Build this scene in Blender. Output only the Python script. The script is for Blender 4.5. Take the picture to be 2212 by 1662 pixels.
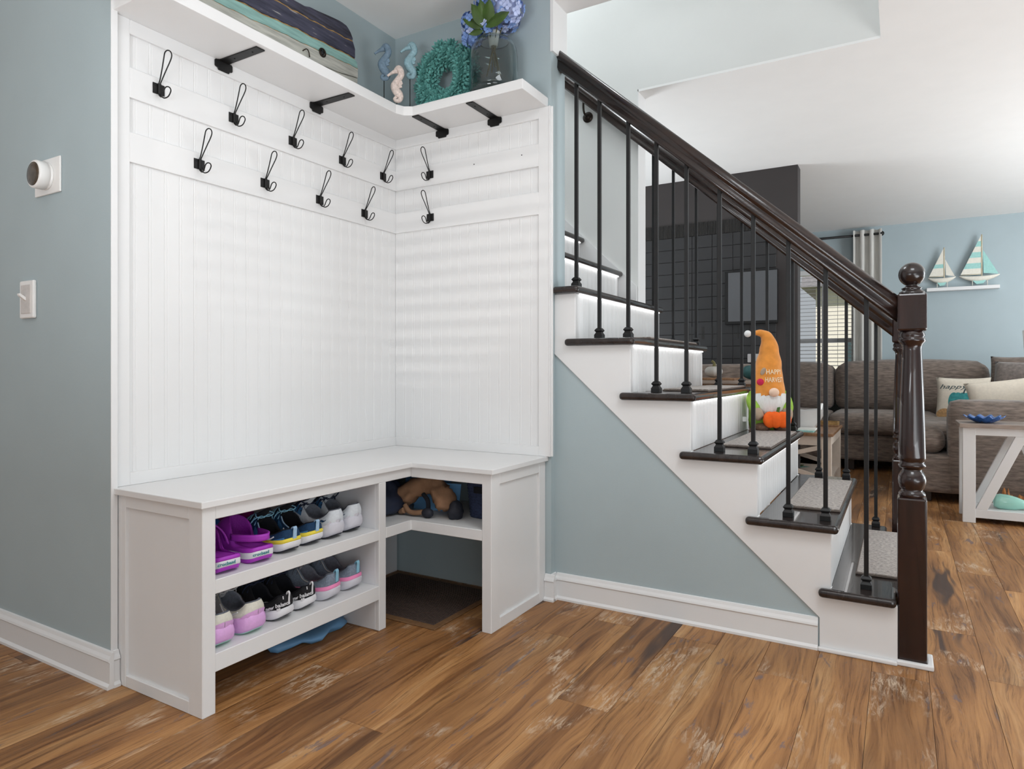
import bpy, bmesh, math, random
from mathutils import Vector, Matrix, noise
random.seed(7)
PI = math.pi
scene = bpy.context.scene
COL = scene.collection
for o in list(bpy.data.objects): bpy.data.objects.remove(o)

# ------------------------------------------------------------------ camera, world, lights, exposure
cam_d = bpy.data.cameras.new('camera'); cam = bpy.data.objects.new('camera', cam_d); COL.objects.link(cam)
cam.location = (0, 0, 0.92); cam.rotation_euler = (PI/2, 0, math.radians(30.35))
cam_d.sensor_width = 36; cam_d.lens = 36*1430.76/2212; cam_d.shift_y = -(831-799.07)/2212
cam_d.clip_start = 0.02
scene.camera = cam
vs = scene.view_settings
vs.view_transform = 'Standard'; vs.look = 'None'; vs.exposure = 0.0; vs.gamma = 1; vs.use_curve_mapping = False
world = bpy.data.worlds.new('sky'); scene.world = world; world.use_nodes = True
bg = world.node_tree.nodes['Background']; bg.inputs[0].default_value = (0.92, 0.97, 1, 1); bg.inputs[1].default_value = 0.46
def area(name, loc, target, size, power, color=(1, 1, 1), spread=PI):
    d = bpy.data.lights.new(name, 'AREA'); d.shape = 'RECTANGLE'; d.size, d.size_y = size; d.energy = power; d.color = color; d.spread = spread
    o = bpy.data.objects.new(name, d); COL.objects.link(o); o.location = loc
    o.rotation_euler = (Vector(target)-Vector(loc)).to_track_quat('-Z', 'Y').to_euler(); return o
COOL = (0.90, 0.96, 1.0)
area('hall_low_fill', (1.9, -1.7, 0.75), (-1.4, 2.0, 0.45), (1.8, 1.0), 27, COOL)  # unseen lamp set low to fill the shaded bench cubbies
area('hall_bounce_fill', (-0.9, -0.5, 1.05), (-1.0, -0.15, 2.44), (0.8, 0.8), 34, COOL)  # added uplight outside the view, brightens the hall ceiling for soft bounce
area('hall_ceiling_light', (0.15, 1.15, 2.425), (0.15, 1.15, 0), (0.7, 0.7), 17, COOL)
area('hall_uplight_fill', (1.6, 0.9, 0.4), (1.6, 1.2, 3), (1.4, 1.4), 52, COOL)  # extra uplight put out of view to whiten the ceiling
area('upstairs_light', (-2.6, 2.9, 4.3), (-1.6, 3.2, 2.2), (0.8, 0.8), 44, COOL)
area('living_side_fill', (3.6, 5.0, 1.5), (0, 6.5, 1.2), (2.0, 1.6), 95, COOL)  # unseen area lamp shining in from the right of the living room
area('living_uplight_fill', (2.4, 5.4, 0.4), (1.2, 5.3, 3), (1.8, 2.4), 78, COOL)  # made-up uplight off to the right, lifts the living room ceiling
area('left_uplight_fill', (-2.6, 4.35, 0.5), (-2.2, 4.35, 3), (0.8, 0.8), 36, COOL)  # hidden uplight added behind the stairwell wall for the middle of the ceiling

ld = bpy.data.lights.new('low_evening_sun', 'SPOT'); ld.energy = 560; ld.spot_size = 0.125; ld.spot_blend = 0.55; ld.shadow_soft_size = 0.012; ld.color = (1, 0.97, 0.93)
lo_ = bpy.data.objects.new('low_evening_sun', ld); COL.objects.link(lo_); lo_.location = (2.9, -9.0, 1.25)
lo_.rotation_euler = (Vector((-1.84, 2.25, 1.50))-lo_.location).to_track_quat('-Z', 'Y').to_euler()
sd = bpy.data.lights.new('sun', 'SUN'); sd.energy = 4.5; sd.angle = 0.02; sd.color = (1, 0.96, 0.9)
so_ = bpy.data.objects.new('sun', sd); COL.objects.link(so_); so_.location = (-3, -8, 12); so_.rotation_euler = Vector((0.25, 1.0, -1.25)).to_track_quat('-Z', 'Y').to_euler()

# ------------------------------------------------------------------ materials
def lin(c): return c/12.92 if c <= 0.04045 else ((c+0.055)/1.055)**2.4
def rgb(r, g, b): return (lin(r/255), lin(g/255), lin(b/255), 1)
def mat(name, col, rough=0.5, metal=0.0, var=0.06, vscale=30, stretch=(1, 1, 1), bump=0.0, bscale=200, spec=0.5, emit=None, trans=0.0, ior=1.45, sheen=0.0, coat=0.0):
    m = bpy.data.materials.new(name); m.use_nodes = True
    nt = m.node_tree; N = nt.nodes; L = nt.links; p = N['Principled BSDF']
    p.inputs['Roughness'].default_value = rough; p.inputs['Metallic'].default_value = metal
    p.inputs['Specular IOR Level'].default_value = spec; p.inputs['IOR'].default_value = ior
    p.inputs['Transmission Weight'].default_value = trans; p.inputs['Sheen Weight'].default_value = sheen
    p.inputs['Coat Weight'].default_value = coat
    tc = N.new('ShaderNodeTexCoord'); mp = N.new('ShaderNodeMapping'); mp.inputs['Scale'].default_value = stretch
    L.new(tc.outputs['Object'], mp.inputs['Vector'])
    nz = N.new('ShaderNodeTexNoise'); nz.inputs['Scale'].default_value = vscale; nz.inputs['Detail'].default_value = 5
    L.new(mp.outputs[0], nz.inputs['Vector'])
    r = N.new('ShaderNodeValToRGB')
    a = tuple(max(0, c*(1-var)) for c in col[:3])+(1,); b = tuple(min(1, c*(1+var)) for c in col[:3])+(1,)
    r.color_ramp.elements[0].position = 0.3; r.color_ramp.elements[1].position = 0.7
    r.color_ramp.elements[0].color = a; r.color_ramp.elements[1].color = b
    L.new(nz.outputs['Fac'], r.inputs['Fac']); L.new(r.outputs['Color'], p.inputs['Base Color'])
    if emit: p.inputs['Emission Color'].default_value = col; p.inputs['Emission Strength'].default_value = emit
    if bump:
        n2 = N.new('ShaderNodeTexNoise'); n2.inputs['Scale'].default_value = bscale; n2.inputs['Detail'].default_value = 4
        L.new(mp.outputs[0], n2.inputs['Vector'])
        bp = N.new('ShaderNodeBump'); bp.inputs['Strength'].default_value = bump; bp.inputs['Distance'].default_value = 0.004
        L.new(n2.outputs['Fac'], bp.inputs['Height']); L.new(bp.outputs[0], p.inputs['Normal'])
    return m

def plank_mat():
    m = bpy.data.materials.new('rustic_plank'); m.use_nodes = True
    nt = m.node_tree; N = nt.nodes; L = nt.links; p = N['Principled BSDF']
    tc = N.new('ShaderNodeTexCoord'); oi = N.new('ShaderNodeObjectInfo')
    mul = N.new('ShaderNodeVectorMath'); mul.operation = 'SCALE'; mul.inputs[3].default_value = 37.0
    comb = N.new('ShaderNodeCombineXYZ')
    for i in range(3): L.new(oi.outputs['Random'], comb.inputs[i])
    L.new(comb.outputs[0], mul.inputs[0])
    add = N.new('ShaderNodeVectorMath'); add.operation = 'ADD'
    L.new(tc.outputs['Object'], add.inputs[0]); L.new(mul.outputs[0], add.inputs[1])
    def mapped(sc):
        mp = N.new('ShaderNodeMapping'); mp.inputs['Scale'].default_value = sc; L.new(add.outputs[0], mp.inputs['Vector']); return mp.outputs[0]
    def nz(sc, scale, detail=6, dist=0.0, rough=0.55):
        n = N.new('ShaderNodeTexNoise'); n.inputs['Scale'].default_value = scale; n.inputs['Detail'].default_value = detail
        n.inputs['Distortion'].default_value = dist; n.inputs['Roughness'].default_value = rough; L.new(mapped(sc), n.inputs['Vector']); return n.outputs['Fac']
    def ramp(fac, stops):
        r = N.new('ShaderNodeValToRGB'); e = r.color_ramp.elements
        e[0].position, e[0].color = stops[0]; e[1].position, e[1].color = stops[-1]
        for s in stops[1:-1]:
            k = e.new(s[0]); k.color = s[1]
        L.new(fac, r.inputs['Fac']); return r.outputs['Color']
    def mix(fac, a, b, mode='MIX'):
        x = N.new('ShaderNodeMix'); x.data_type = 'RGBA'; x.blend_type = mode
        if isinstance(fac, float): x.inputs[0].default_value = fac
        else: L.new(fac, x.inputs[0])
        for s, v in ((6, a), (7, b)):
            if isinstance(v, tuple): x.inputs[s].default_value = v
            else: L.new(v, x.inputs[s])
        return x.outputs[2]
    W = (1, 1, 1, 1); K = (0, 0, 0, 1)
    # warp the coordinates so the grain swirls
    wn = N.new('ShaderNodeTexNoise'); wn.inputs['Scale'].default_value = 1.0; wn.inputs['Detail'].default_value = 2
    L.new(mapped((6.5, 1.5, 1)), wn.inputs['Vector'])
    wsub = N.new('ShaderNodeMath'); wsub.operation = 'SUBTRACT'; wsub.inputs[1].default_value = 0.5; L.new(wn.outputs['Fac'], wsub.inputs[0])
    wmul = N.new('ShaderNodeMath'); wmul.operation = 'MULTIPLY'; wmul.inputs[1].default_value = 0.12; L.new(wsub.outputs[0], wmul.inputs[0])
    wv3 = N.new('ShaderNodeCombineXYZ'); L.new(wmul.outputs[0], wv3.inputs[0])
    add2 = N.new('ShaderNodeVectorMath'); add2.operation = 'ADD'; L.new(add.outputs[0], add2.inputs[0]); L.new(wv3.outputs[0], add2.inputs[1])
    def nzw(sc, scale, detail=6, rough=0.55):
        mp = N.new('ShaderNodeMapping'); mp.inputs['Scale'].default_value = sc; L.new(add2.outputs[0], mp.inputs['Vector'])
        n = N.new('ShaderNodeTexNoise'); n.inputs['Scale'].default_value = scale; n.inputs['Detail'].default_value = detail; n.inputs['Roughness'].default_value = rough
        L.new(mp.outputs[0], n.inputs['Vector']); return n.outputs['Fac']
    broad = nzw((7, 0.8, 1), 1.0, 4)
    base = ramp(broad, [(0.30, rgb(120, 84, 52)), (0.46, rgb(158, 112, 68)), (0.58, rgb(180, 132, 82)), (0.74, rgb(204, 164, 116))])
    grain = nzw((95, 3.2, 1), 1.0, 10, 0.74)
    col = mix(0.85, base, ramp(grain, [(0.36, (0.30, 0.24, 0.19, 1)), (0.48, (0.80, 0.76, 0.72, 1)), (0.60, W)]), 'MULTIPLY')
    rings_ = nzw((24, 0.9, 1), 1.0, 3, 0.5)
    col = mix(0.7, col, ramp(rings_, [(0.36, (0.50, 0.42, 0.35, 1)), (0.44, W), (1.0, W)]), 'MULTIPLY')
    dark = ramp(nzw((7.5, 0.75, 1), 1.0, 3), [(0.655, K), (0.685, (0.95, 0.95, 0.95, 1))])
    col = mix(dark, col, mix(grain, rgb(34, 24, 20), rgb(92, 70, 60)))
    plum = ramp(nz((12, 3.0, 1), 1.3, 8, 0.5, 0.68), [(0.610, K), (0.655, (0.75, 0.75, 0.75, 1))])
    col = mix(plum, col, rgb(104, 92, 94))
    patch = ramp(nz((5.5, 3.4, 1), 1.0, 3, 0.5), [(0.55, K), (0.66, W)])
    flecks = ramp(nz((75, 14, 1), 1.0, 9, 0.8, 0.72), [(0.47, K), (0.60, (0.80, 0.80, 0.80, 1))])
    worn = mix(1.0, patch, flecks, 'MULTIPLY')
    col = mix(worn, col, rgb(206, 184, 158))
    tone = N.new('ShaderNodeMapRange'); tone.inputs['To Min'].default_value = 0.84; tone.inputs['To Max'].default_value = 1.10; L.new(oi.outputs['Random'], tone.inputs['Value'])
    tc3 = N.new('ShaderNodeCombineXYZ')
    for i in range(3): L.new(tone.outputs[0], tc3.inputs[i])
    col = mix(1.0, col, tc3.outputs[0], 'MULTIPLY')
    L.new(col, p.inputs['Base Color'])
    rr = N.new('ShaderNodeMapRange'); rr.inputs['To Min'].default_value = 0.34; rr.inputs['To Max'].default_value = 0.6; L.new(grain, rr.inputs['Value']); L.new(rr.outputs[0], p.inputs['Roughness'])
    p.inputs['Specular IOR Level'].default_value = 0.4
    bp = N.new('ShaderNodeBump'); bp.inputs['Strength'].default_value = 0.25; bp.inputs['Distance'].default_value = 0.002
    L.new(grain, bp.inputs['Height']); L.new(bp.outputs[0], p.inputs['Normal'])
    return m

def wood_mat(name, dark, light, stretch, rough=0.35, coat=0.0, spec=0.5):
    m = mat(name, dark, rough, var=0.1, vscale=4, stretch=stretch, bump=0.12, bscale=10, spec=spec, coat=coat)
    for n in m.node_tree.nodes:
        if n.type == 'VALTORGB': n.color_ramp.elements[0].color = dark; n.color_ramp.elements[1].color = light
    return m

M = {}
M['plank'] = plank_mat()
M['white'] = mat('white_paint', rgb(226, 226, 226), 0.38, var=0.012, vscale=6, bump=0.02, bscale=90)
M['cubby'] = mat('cubby_white', rgb(222, 222, 224), 0.5, var=0.015, vscale=6)
M['ceil'] = mat('ceiling_white', rgb(238, 238, 237), 0.9, var=0.01, vscale=8, bump=0.03, bscale=150)
M['blue'] = mat('blue_grey_paint', rgb(169, 183, 187), 0.62, var=0.02, vscale=5, bump=0.06, bscale=220)
M['blue2'] = mat('living_blue_paint', rgb(169, 183, 188), 0.7, var=0.02, vscale=5, bump=0.04, bscale=200)
M['stairblue'] = mat('pale_blue_paint', rgb(222, 223, 221), 0.7, var=0.012, vscale=5, bump=0.04, bscale=200)
M['black'] = mat('black_metal', rgb(24, 23, 23), 0.42, metal=0.3, var=0.2, vscale=40)
M['iron'] = mat('iron_black', rgb(20, 20, 21), 0.45, var=0.15, vscale=60, spec=0.4)
M['dark'] = wood_mat('espresso_wood', rgb(22, 15, 14), rgb(38, 26, 23), (3, 20, 3), 0.26, coat=0.35)
M['tread'] = wood_mat('espresso_tread', rgb(30, 24, 23), rgb(50, 42, 40), (8, 1, 2), 0.24, coat=0.3)
M['newel'] = wood_mat('newel_wood', rgb(26, 13, 11), rgb(44, 24, 19), (14, 14, 1.2), 0.27, coat=0.4)
M['rail'] = wood_mat('rail_wood', rgb(24, 14, 12), rgb(42, 26, 20), (1.2, 14, 14), 0.27, coat=0.35)
M['led'] = mat('led_white', (1, 1, 1, 1), 0.5, var=0.0, emit=2.6)
M['mat'] = mat('stair_mat_pile', rgb(146, 137, 130), 0.95, var=0.55, vscale=95, bump=0.8, bscale=260, sheen=0.3)
M['matedge'] = mat('stair_mat_edge', rgb(92, 82, 76), 0.9, var=0.2, vscale=120)
M['tile'] = mat('charcoal_tile', rgb(44, 44, 46), 0.45, var=0.12, vscale=3)
M['grout'] = mat('charcoal_grout', rgb(32, 31, 32), 0.9, var=0.1)
M['char'] = mat('charcoal_paint', rgb(60, 56, 56), 0.7, var=0.05, vscale=4)
M['mosaic'] = mat('mosaic_dark', rgb(30, 28, 27), 0.4, var=0.5, vscale=25, stretch=(3, 3, 0.4))
M['screen'] = mat('grey_screen', rgb(92, 94, 98), 0.25, var=0.05, vscale=3)
M['whiteplastic'] = mat('white_plastic', rgb(235, 234, 232), 0.3, var=0.01)
M['mirror'] = mat('smoky_glass_face', rgb(96, 84, 72), 0.12, metal=0.6, var=0.35, vscale=60)
M['satin'] = mat('pearl_cover', rgb(205, 200, 196), 0.3, var=0.08, vscale=40, bump=0.2, bscale=60)
M['glass'] = mat('grey_glass', rgb(204, 213, 213), 0.02, trans=1.0, var=0.01, ior=1.45)
M['pane'] = mat('window_glass', rgb(250, 252, 255), 0.0, trans=1.0, var=0.0, ior=1.02)
M['sofa'] = mat('taupe_weave', rgb(122, 109, 100), 0.95, var=0.38, vscale=16, stretch=(1, 1, 5), bump=0.6, bscale=60, sheen=0.2)
M['cream'] = mat('cream_cotton', rgb(232, 222, 206), 0.9, var=0.05, vscale=60, bump=0.2, bscale=300)
M['plushgrey'] = mat('grey_plush', rgb(128, 118, 112), 0.95, var=0.25, vscale=40, bump=0.5, bscale=120, sheen=0.3)
M['teal'] = mat('teal_print', rgb(62, 148, 150), 0.8, var=0.25, vscale=40)
M['ink'] = mat('dark_ink', rgb(62, 80, 84), 0.8, var=0.1)
M['tan'] = mat('tan_leaf_print', rgb(196, 156, 110), 0.85, var=0.25, vscale=60)
M['drape'] = mat('grey_drape', rgb(205, 203, 198), 0.9, var=0.1, vscale=10, stretch=(6, 6, 0.6), bump=0.15, bscale=200)
M['tabletop'] = wood_mat('driftwood_top', rgb(128, 112, 102), rgb(172, 156, 144), (2, 14, 6), 0.4)
M['tabletop2'] = wood_mat('brown_top', rgb(120, 88, 62), rgb(160, 122, 90), (12, 2, 6), 0.35)
M['tablecream'] = mat('cream_table_paint', rgb(212, 198, 184), 0.5, var=0.04)
M['bluedish'] = mat('cobalt_glaze', rgb(28, 92, 168), 0.08, var=0.45, vscale=40, coat=0.6)
M['mint'] = mat('mint_glaze', rgb(160, 216, 202), 0.1, var=0.05, vscale=10, coat=0.6)
M['rust'] = mat('dried_leaf', rgb(168, 108, 60), 0.8, var=0.3, vscale=40)
M['navyboard'] = mat('navy_weathered', rgb(58, 60, 80), 0.75, var=0.4, vscale=9, stretch=(2, 1, 9), bump=0.4, bscale=60)
M['navydark'] = mat('navy_black_weathered', rgb(52, 50, 60), 0.75, var=0.45, vscale=9, stretch=(2, 1, 9), bump=0.5, bscale=60)
for k_ in ('navyboard', 'navydark'):
    for n_ in M[k_].node_tree.nodes:
        if n_.type == 'VALTORGB':
            e_ = n_.color_ramp.elements.new(0.66); e_.color = rgb(70, 70, 88); e_ = n_.color_ramp.elements[-1]; e_.position = 0.72; e_.color = rgb(158, 156, 152)
M['tealboard'] = mat('teal_weathered', rgb(134, 172, 166), 0.75, var=0.22, vscale=9, stretch=(2, 1, 9), bump=0.4, bscale=60)
M['greyboard'] = mat('whitewashed_board', rgb(176, 176, 168), 0.8, var=0.26, vscale=9, stretch=(2, 1, 10), bump=0.4, bscale=60)
M['goldedge'] = mat('raw_wood_edge', rgb(156, 124, 76), 0.7, var=0.35, vscale=40)
M['sh_slate'] = mat('slate_blue_resin', rgb(110, 132, 150), 0.6, var=0.2, vscale=90, bump=0.5, bscale=180)
M['sh_aqua'] = mat('aqua_resin', rgb(146, 180, 190), 0.6, var=0.2, vscale=90, bump=0.5, bscale=180)
M['sh_shell'] = mat('blush_resin', rgb(220, 204, 196), 0.7, var=0.2, vscale=120, bump=0.7, bscale=220)
M['wreath'] = mat('teal_cone', rgb(98, 160, 154), 0.7, var=0.35, vscale=90)
M['petal'] = mat('blue_petal', rgb(122, 152, 208), 0.7, var=0.22, vscale=25)
M['petal2'] = mat('lilac_petal', rgb(178, 190, 226), 0.7, var=0.14, vscale=25)
M['leaf'] = mat('green_leaf', rgb(58, 84, 28), 0.5, var=0.4, vscale=20)
M['stem'] = mat('stem_green_brown', rgb(98, 92, 52), 0.6, var=0.2)
M['paper'] = mat('white_wrap', rgb(232, 232, 226), 0.6, var=0.03)
M['purple'] = mat('purple_foam', rgb(170, 56, 188), 0.45, var=0.06, vscale=40, bump=0.05, bscale=200)
M['purpledk'] = mat('purple_footbed', rgb(136, 26, 150), 0.6, var=0.12, vscale=220, bump=0.5, bscale=300)
M['shoewhite'] = mat('white_foam', rgb(226, 226, 230), 0.6, var=0.03, vscale=40, bump=0.1, bscale=200)
M['shoetealtext'] = mat('teal_lettering', rgb(60, 140, 146), 0.5, var=0.05)
M['navyknit'] = mat('navy_knit', rgb(22, 58, 92), 0.85, var=0.2, vscale=200, bump=0.3, bscale=400)
M['midblue'] = mat('mid_blue_knit', rgb(58, 112, 160), 0.85, var=0.15, vscale=200, bump=0.3, bscale=400)
M['skyblue'] = mat('sky_blue_panel', rgb(160, 192, 220), 0.7, var=0.06, vscale=120)
M['yellow'] = mat('yellow_foam', rgb(238, 218, 72), 0.55, var=0.05)
M['palewhite'] = mat('pale_white_knit', rgb(214, 220, 226), 0.8, var=0.05, vscale=150, bump=0.2, bscale=400)
M['greyfoam'] = mat('pale_grey_foam', rgb(206, 205, 214), 0.7, var=0.04, vscale=80)
M['lining'] = mat('grey_lining', rgb(112, 116, 126), 0.9, var=0.12, vscale=150)
M['darklining'] = mat('dark_lining', rgb(20, 22, 30), 0.9, var=0.2, vscale=150)
M['rubber'] = mat('dark_rubber', rgb(34, 36, 46), 0.7, var=0.15, vscale=90)
M['orchid'] = mat('orchid_foam', rgb(222, 172, 226), 0.6, var=0.05, vscale=90, bump=0.1, bscale=200)
M['ivory'] = mat('ivory_mesh', rgb(222, 220, 208), 0.75, var=0.06, vscale=160, bump=0.2, bscale=400)
M['silver'] = mat('silver_grey_mesh', rgb(184, 183, 184), 0.7, var=0.1, vscale=160, bump=0.2, bscale=400)
M['mintsole'] = mat('mint_outsole', rgb(150, 200, 186), 0.7, var=0.05)
M['blackknit'] = mat('black_knit', rgb(26, 26, 30), 0.85, var=0.25, vscale=200, bump=0.3, bscale=400)
M['greyknit'] = mat('blue_grey_knit', rgb(126, 138, 154), 0.85, var=0.2, vscale=260, bump=0.4, bscale=500)
M['pink'] = mat('pink_foam', rgb(242, 142, 190), 0.55, var=0.04)
M['lightblue'] = mat('light_blue_webbing', rgb(142, 196, 220), 0.6, var=0.06)
M['lace'] = mat('dark_navy_lace', rgb(24, 34, 58), 0.85, var=0.15)
M['magenta'] = mat('magenta_mesh', rgb(160, 22, 130), 0.8, var=0.35, vscale=200, bump=0.5, bscale=300)
M['cobalt'] = mat('blue_plastic', rgb(24, 104, 190), 0.3, var=0.15, vscale=30)
M['brown'] = mat('brown_suede', rgb(142, 108, 82), 0.85, var=0.16, vscale=25, bump=0.3, bscale=40)
M['navycloth'] = mat('navy_nylon', rgb(34, 42, 62), 0.6, var=0.3, vscale=14, bump=0.3, bscale=30)
M['bluefold'] = mat('blue_folder', rgb(110, 160, 204), 0.4, var=0.08, vscale=12)
M['basket'] = mat('navy_woven', rgb(46, 56, 84), 0.85, var=0.35, vscale=90, stretch=(1, 1, 2), bump=0.8, bscale=120)
M['rib'] = mat('dark_ribbed_mat', rgb(74, 60, 54), 0.9, var=0.25, vscale=120)
M['ribedge'] = mat('brown_mat_border', rgb(120, 88, 58), 0.7, var=0.15, vscale=60)
M['gn_orange'] = mat('orange_velour', rgb(226, 146, 60), 0.85, var=0.12, vscale=30, bump=0.15, bscale=300, sheen=0.3)
M['gn_pumpkin'] = mat('bright_orange_felt', rgb(240, 100, 22), 0.8, var=0.1, vscale=40)
M['gn_green'] = mat('lime_green_plush', rgb(150, 190, 74), 0.9, var=0.12, vscale=40, bump=0.2, bscale=200)
M['gn_beard'] = mat('white_plush_beard', rgb(232, 233, 232), 0.95, var=0.06, vscale=40, stretch=(8, 8, 1), bump=0.5, bscale=40)
M['gn_nose'] = mat('skin_pink_felt', rgb(240, 206, 182), 0.85, var=0.03)
M['gn_taupe'] = mat('taupe_felt', rgb(172, 152, 132), 0.9, var=0.08)
M['gn_stem'] = mat('dark_green_felt', rgb(70, 104, 48), 0.9, var=0.1)
M['gn_rose'] = mat('crimson_felt', rgb(206, 40, 84), 0.85, var=0.2, vscale=60)
M['gn_thread'] = mat('cream_thread', rgb(246, 228, 196), 0.8, var=0.03)
M['gn_boot'] = mat('brown_tweed', rgb(112, 86, 70), 0.9, var=0.4, vscale=80)
M['pumpkingrey'] = mat('grey_white_pumpkin', rgb(176, 172, 166), 0.6, var=0.16, vscale=12)
M['pumpkinteal'] = mat('deep_teal_pumpkin', rgb(52, 98, 100), 0.5, var=0.25, vscale=14)
M['sail'] = mat('white_sail', rgb(228, 224, 212), 0.8, var=0.05, vscale=60)
M['sailaqua'] = mat('aqua_sail', rgb(160, 208, 202), 0.8, var=0.08, vscale=60)
M['siding'] = mat('beige_siding', rgb(226, 220, 208), 0.8, var=0.05)
M['roofing'] = mat('grey_shingle', rgb(120, 118, 120), 0.9, var=0.2, vscale=20)
M['fir'] = mat('garden_green', rgb(96, 116, 76), 0.9, var=0.35, vscale=8)
M['lawn'] = mat('lawn', rgb(150, 156, 110), 0.95, var=0.2, vscale=3)
M['mastwood'] = mat('pale_mast_wood', rgb(206, 194, 168), 0.7, var=0.1, vscale=40)
M['brass'] = mat('dark_bronze', rgb(52, 44, 38), 0.35, metal=0.7, var=0.2)

# ------------------------------------------------------------------ geometry helpers
class MB:
    def __init__(s): s.v = []; s.f = []; s.sm = []
    def add(s, vs, fs, smooth=False):
        n = len(s.v); s.v += [tuple(v) for v in vs]; s.f += [tuple(i+n for i in f) for f in fs]; s.sm += [smooth]*len(fs); return s
    def box(s, x0, x1, y0, y1, z0, z1):
        s.add([(x0,y0,z0),(x1,y0,z0),(x1,y1,z0),(x0,y1,z0),(x0,y0,z1),(x1,y0,z1),(x1,y1,z1),(x0,y1,z1)],
              [(0,3,2,1),(4,5,6,7),(0,1,5,4),(1,2,6,5),(2,3,7,6),(3,0,4,7)]); return s
    def prism(s, poly, a0, a1, axis='z', smooth=False):
        n = len(poly)
        def P(p, a): return {'z': (p[0],p[1],a), 'y': (p[0],a,p[1]), 'x': (a,p[0],p[1])}[axis]
        vs = [P(p, a0) for p in poly]+[P(p, a1) for p in poly]
        k = len(s.v); s.v += vs
        s.f += [tuple(range(k, k+n)), tuple(range(k+2*n-1, k+n-1, -1))]; s.sm += [False, False]
        for i in range(n): s.f.append((k+i, k+(i+1) % n, k+n+(i+1) % n, k+n+i)); s.sm.append(smooth)
        return s
    def rings(s, rs, cap0=True, cap1=True, smooth=True, closed=True):
        n = len(rs[0]); k = len(s.v)
        for r in rs: s.v += [tuple(p) for p in r]
        for i in range(len(rs)-1):
            for j in range(n if closed else n-1):
                s.f.append((k+i*n+j, k+i*n+(j+1) % n, k+(i+1)*n+(j+1) % n, k+(i+1)*n+j)); s.sm.append(smooth)
        if cap0: s.f.append(tuple(range(k+n-1, k-1, -1))); s.sm.append(False)
        if cap1: s.f.append(tuple(range(k+(len(rs)-1)*n, k+len(rs)*n))); s.sm.append(False)
        return s
    def lathe(s, prof, c=(0, 0, 0), seg=20, axis='z', smooth=True):
        rs = []
        for r, h in prof:
            ring = []
            for j in range(seg):
                a = 2*PI*j/seg; u, w = r*math.cos(a), r*math.sin(a)
                q = {'z': (u, w, h), 'x': (h, u, w), 'y': (w, h, u)}[axis]
                ring.append((c[0]+q[0], c[1]+q[1], c[2]+q[2]))
            rs.append(ring)
        return s.rings(rs, smooth=smooth)
    def tube(s, pts, r, seg=8, closed=False, flat=1.0):
        pts = [Vector(p) for p in pts]; n = len(pts); rs = []; up = None
        rad = r if isinstance(r, (list, tuple)) else [r]*n
        for i in range(n):
            if closed: t = pts[(i+1) % n]-pts[i-1]
            else: t = pts[min(i+1, n-1)]-pts[max(i-1, 0)]
            t = t.normalized() if t.length > 1e-9 else Vector((0, 0, 1))
            if up is None: up = t.orthogonal().normalized()
            up = (up-t*up.dot(t)); up = up.normalized() if up.length > 1e-6 else t.orthogonal().normalized()
            b = t.cross(up)
            rs.append([pts[i]+(up*math.cos(2*PI*j/seg)*flat+b*math.sin(2*PI*j/seg))*rad[i] for j in range(seg)])
        if closed: rs.append(rs[0])
        return s.rings(rs, not closed, not closed)
    def grid(s, fn, nu, nv, smooth=True):
        s.add([fn(i/nu, j/nv) for i in range(nu+1) for j in range(nv+1)],
              [(i*(nv+1)+j, (i+1)*(nv+1)+j, (i+1)*(nv+1)+j+1, i*(nv+1)+j+1) for i in range(nu) for j in range(nv)], smooth); return s
    def sphere(s, c, r, seg=14, ring=9):
        rr = r if isinstance(r, (list, tuple)) else (r, r, r)
        rs = [[(c[0]+rr[0]*math.sin(PI*max(.004, min(.996, i/ring)))*math.cos(2*PI*j/seg), c[1]+rr[1]*math.sin(PI*max(.004, min(.996, i/ring)))*math.sin(2*PI*j/seg), c[2]-rr[2]*math.cos(PI*i/ring)) for j in range(seg)] for i in range(ring+1)]
        return s.rings(rs)
    def map(s, fn): s.v = [tuple(fn(Vector(v))) for v in s.v]; return s
    def mesh(s, name, m, bevel=0, seg=2, fix=True):
        me = bpy.data.meshes.new(name); me.from_pydata(s.v, [], s.f); me.polygons.foreach_set('use_smooth', s.sm)
        if bevel or fix:
            bm = bmesh.new(); bm.from_mesh(me)
            if fix: bmesh.ops.recalc_face_normals(bm, faces=bm.faces)
            if bevel:
                ed = [e for e in bm.edges if len(e.link_faces) == 2 and e.calc_face_angle(0) > 0.5]
                bmesh.ops.bevel(bm, geom=ed, offset=bevel, segments=seg, affect='EDGES', profile=0.5, clamp_overlap=True)
            bm.to_mesh(me); bm.free()
        me.materials.append(M[m] if isinstance(m, str) else m); return me

def wloc(o):
    v = Vector((0, 0, 0))
    while o: v += o.location; o = o.parent
    return v
def put(name, mb, m, parent=None, world=True, bevel=0, seg=2, fix=True, label=None, kind=None):
    """link a mesh; world=True: coordinates are world ones, moved under the (unrotated) parent"""
    if parent is not None and world:
        w = wloc(parent)
        mb.v = [(v[0]-w.x, v[1]-w.y, v[2]-w.z) for v in mb.v]
    o = bpy.data.objects.new(name, mb.mesh(name, m, bevel, seg, fix)); COL.objects.link(o)
    if parent is not None: o.parent = parent
    if label: o['label'] = label
    if kind: o['kind'] = kind
    return o
def thing(name, label, cat, loc=(0, 0, 0), rz=0, group=None):
    o = bpy.data.objects.new(name, None); COL.objects.link(o); o.location = loc; o.rotation_euler = (0, 0, rz); o.empty_display_size = 0.05
    o['label'] = label; o['category'] = cat
    if group: o['group'] = group
    return o
def tag(o, label, cat, group=None):
    o['label'] = label; o['category'] = cat
    if group: o['group'] = group
    return o
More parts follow.
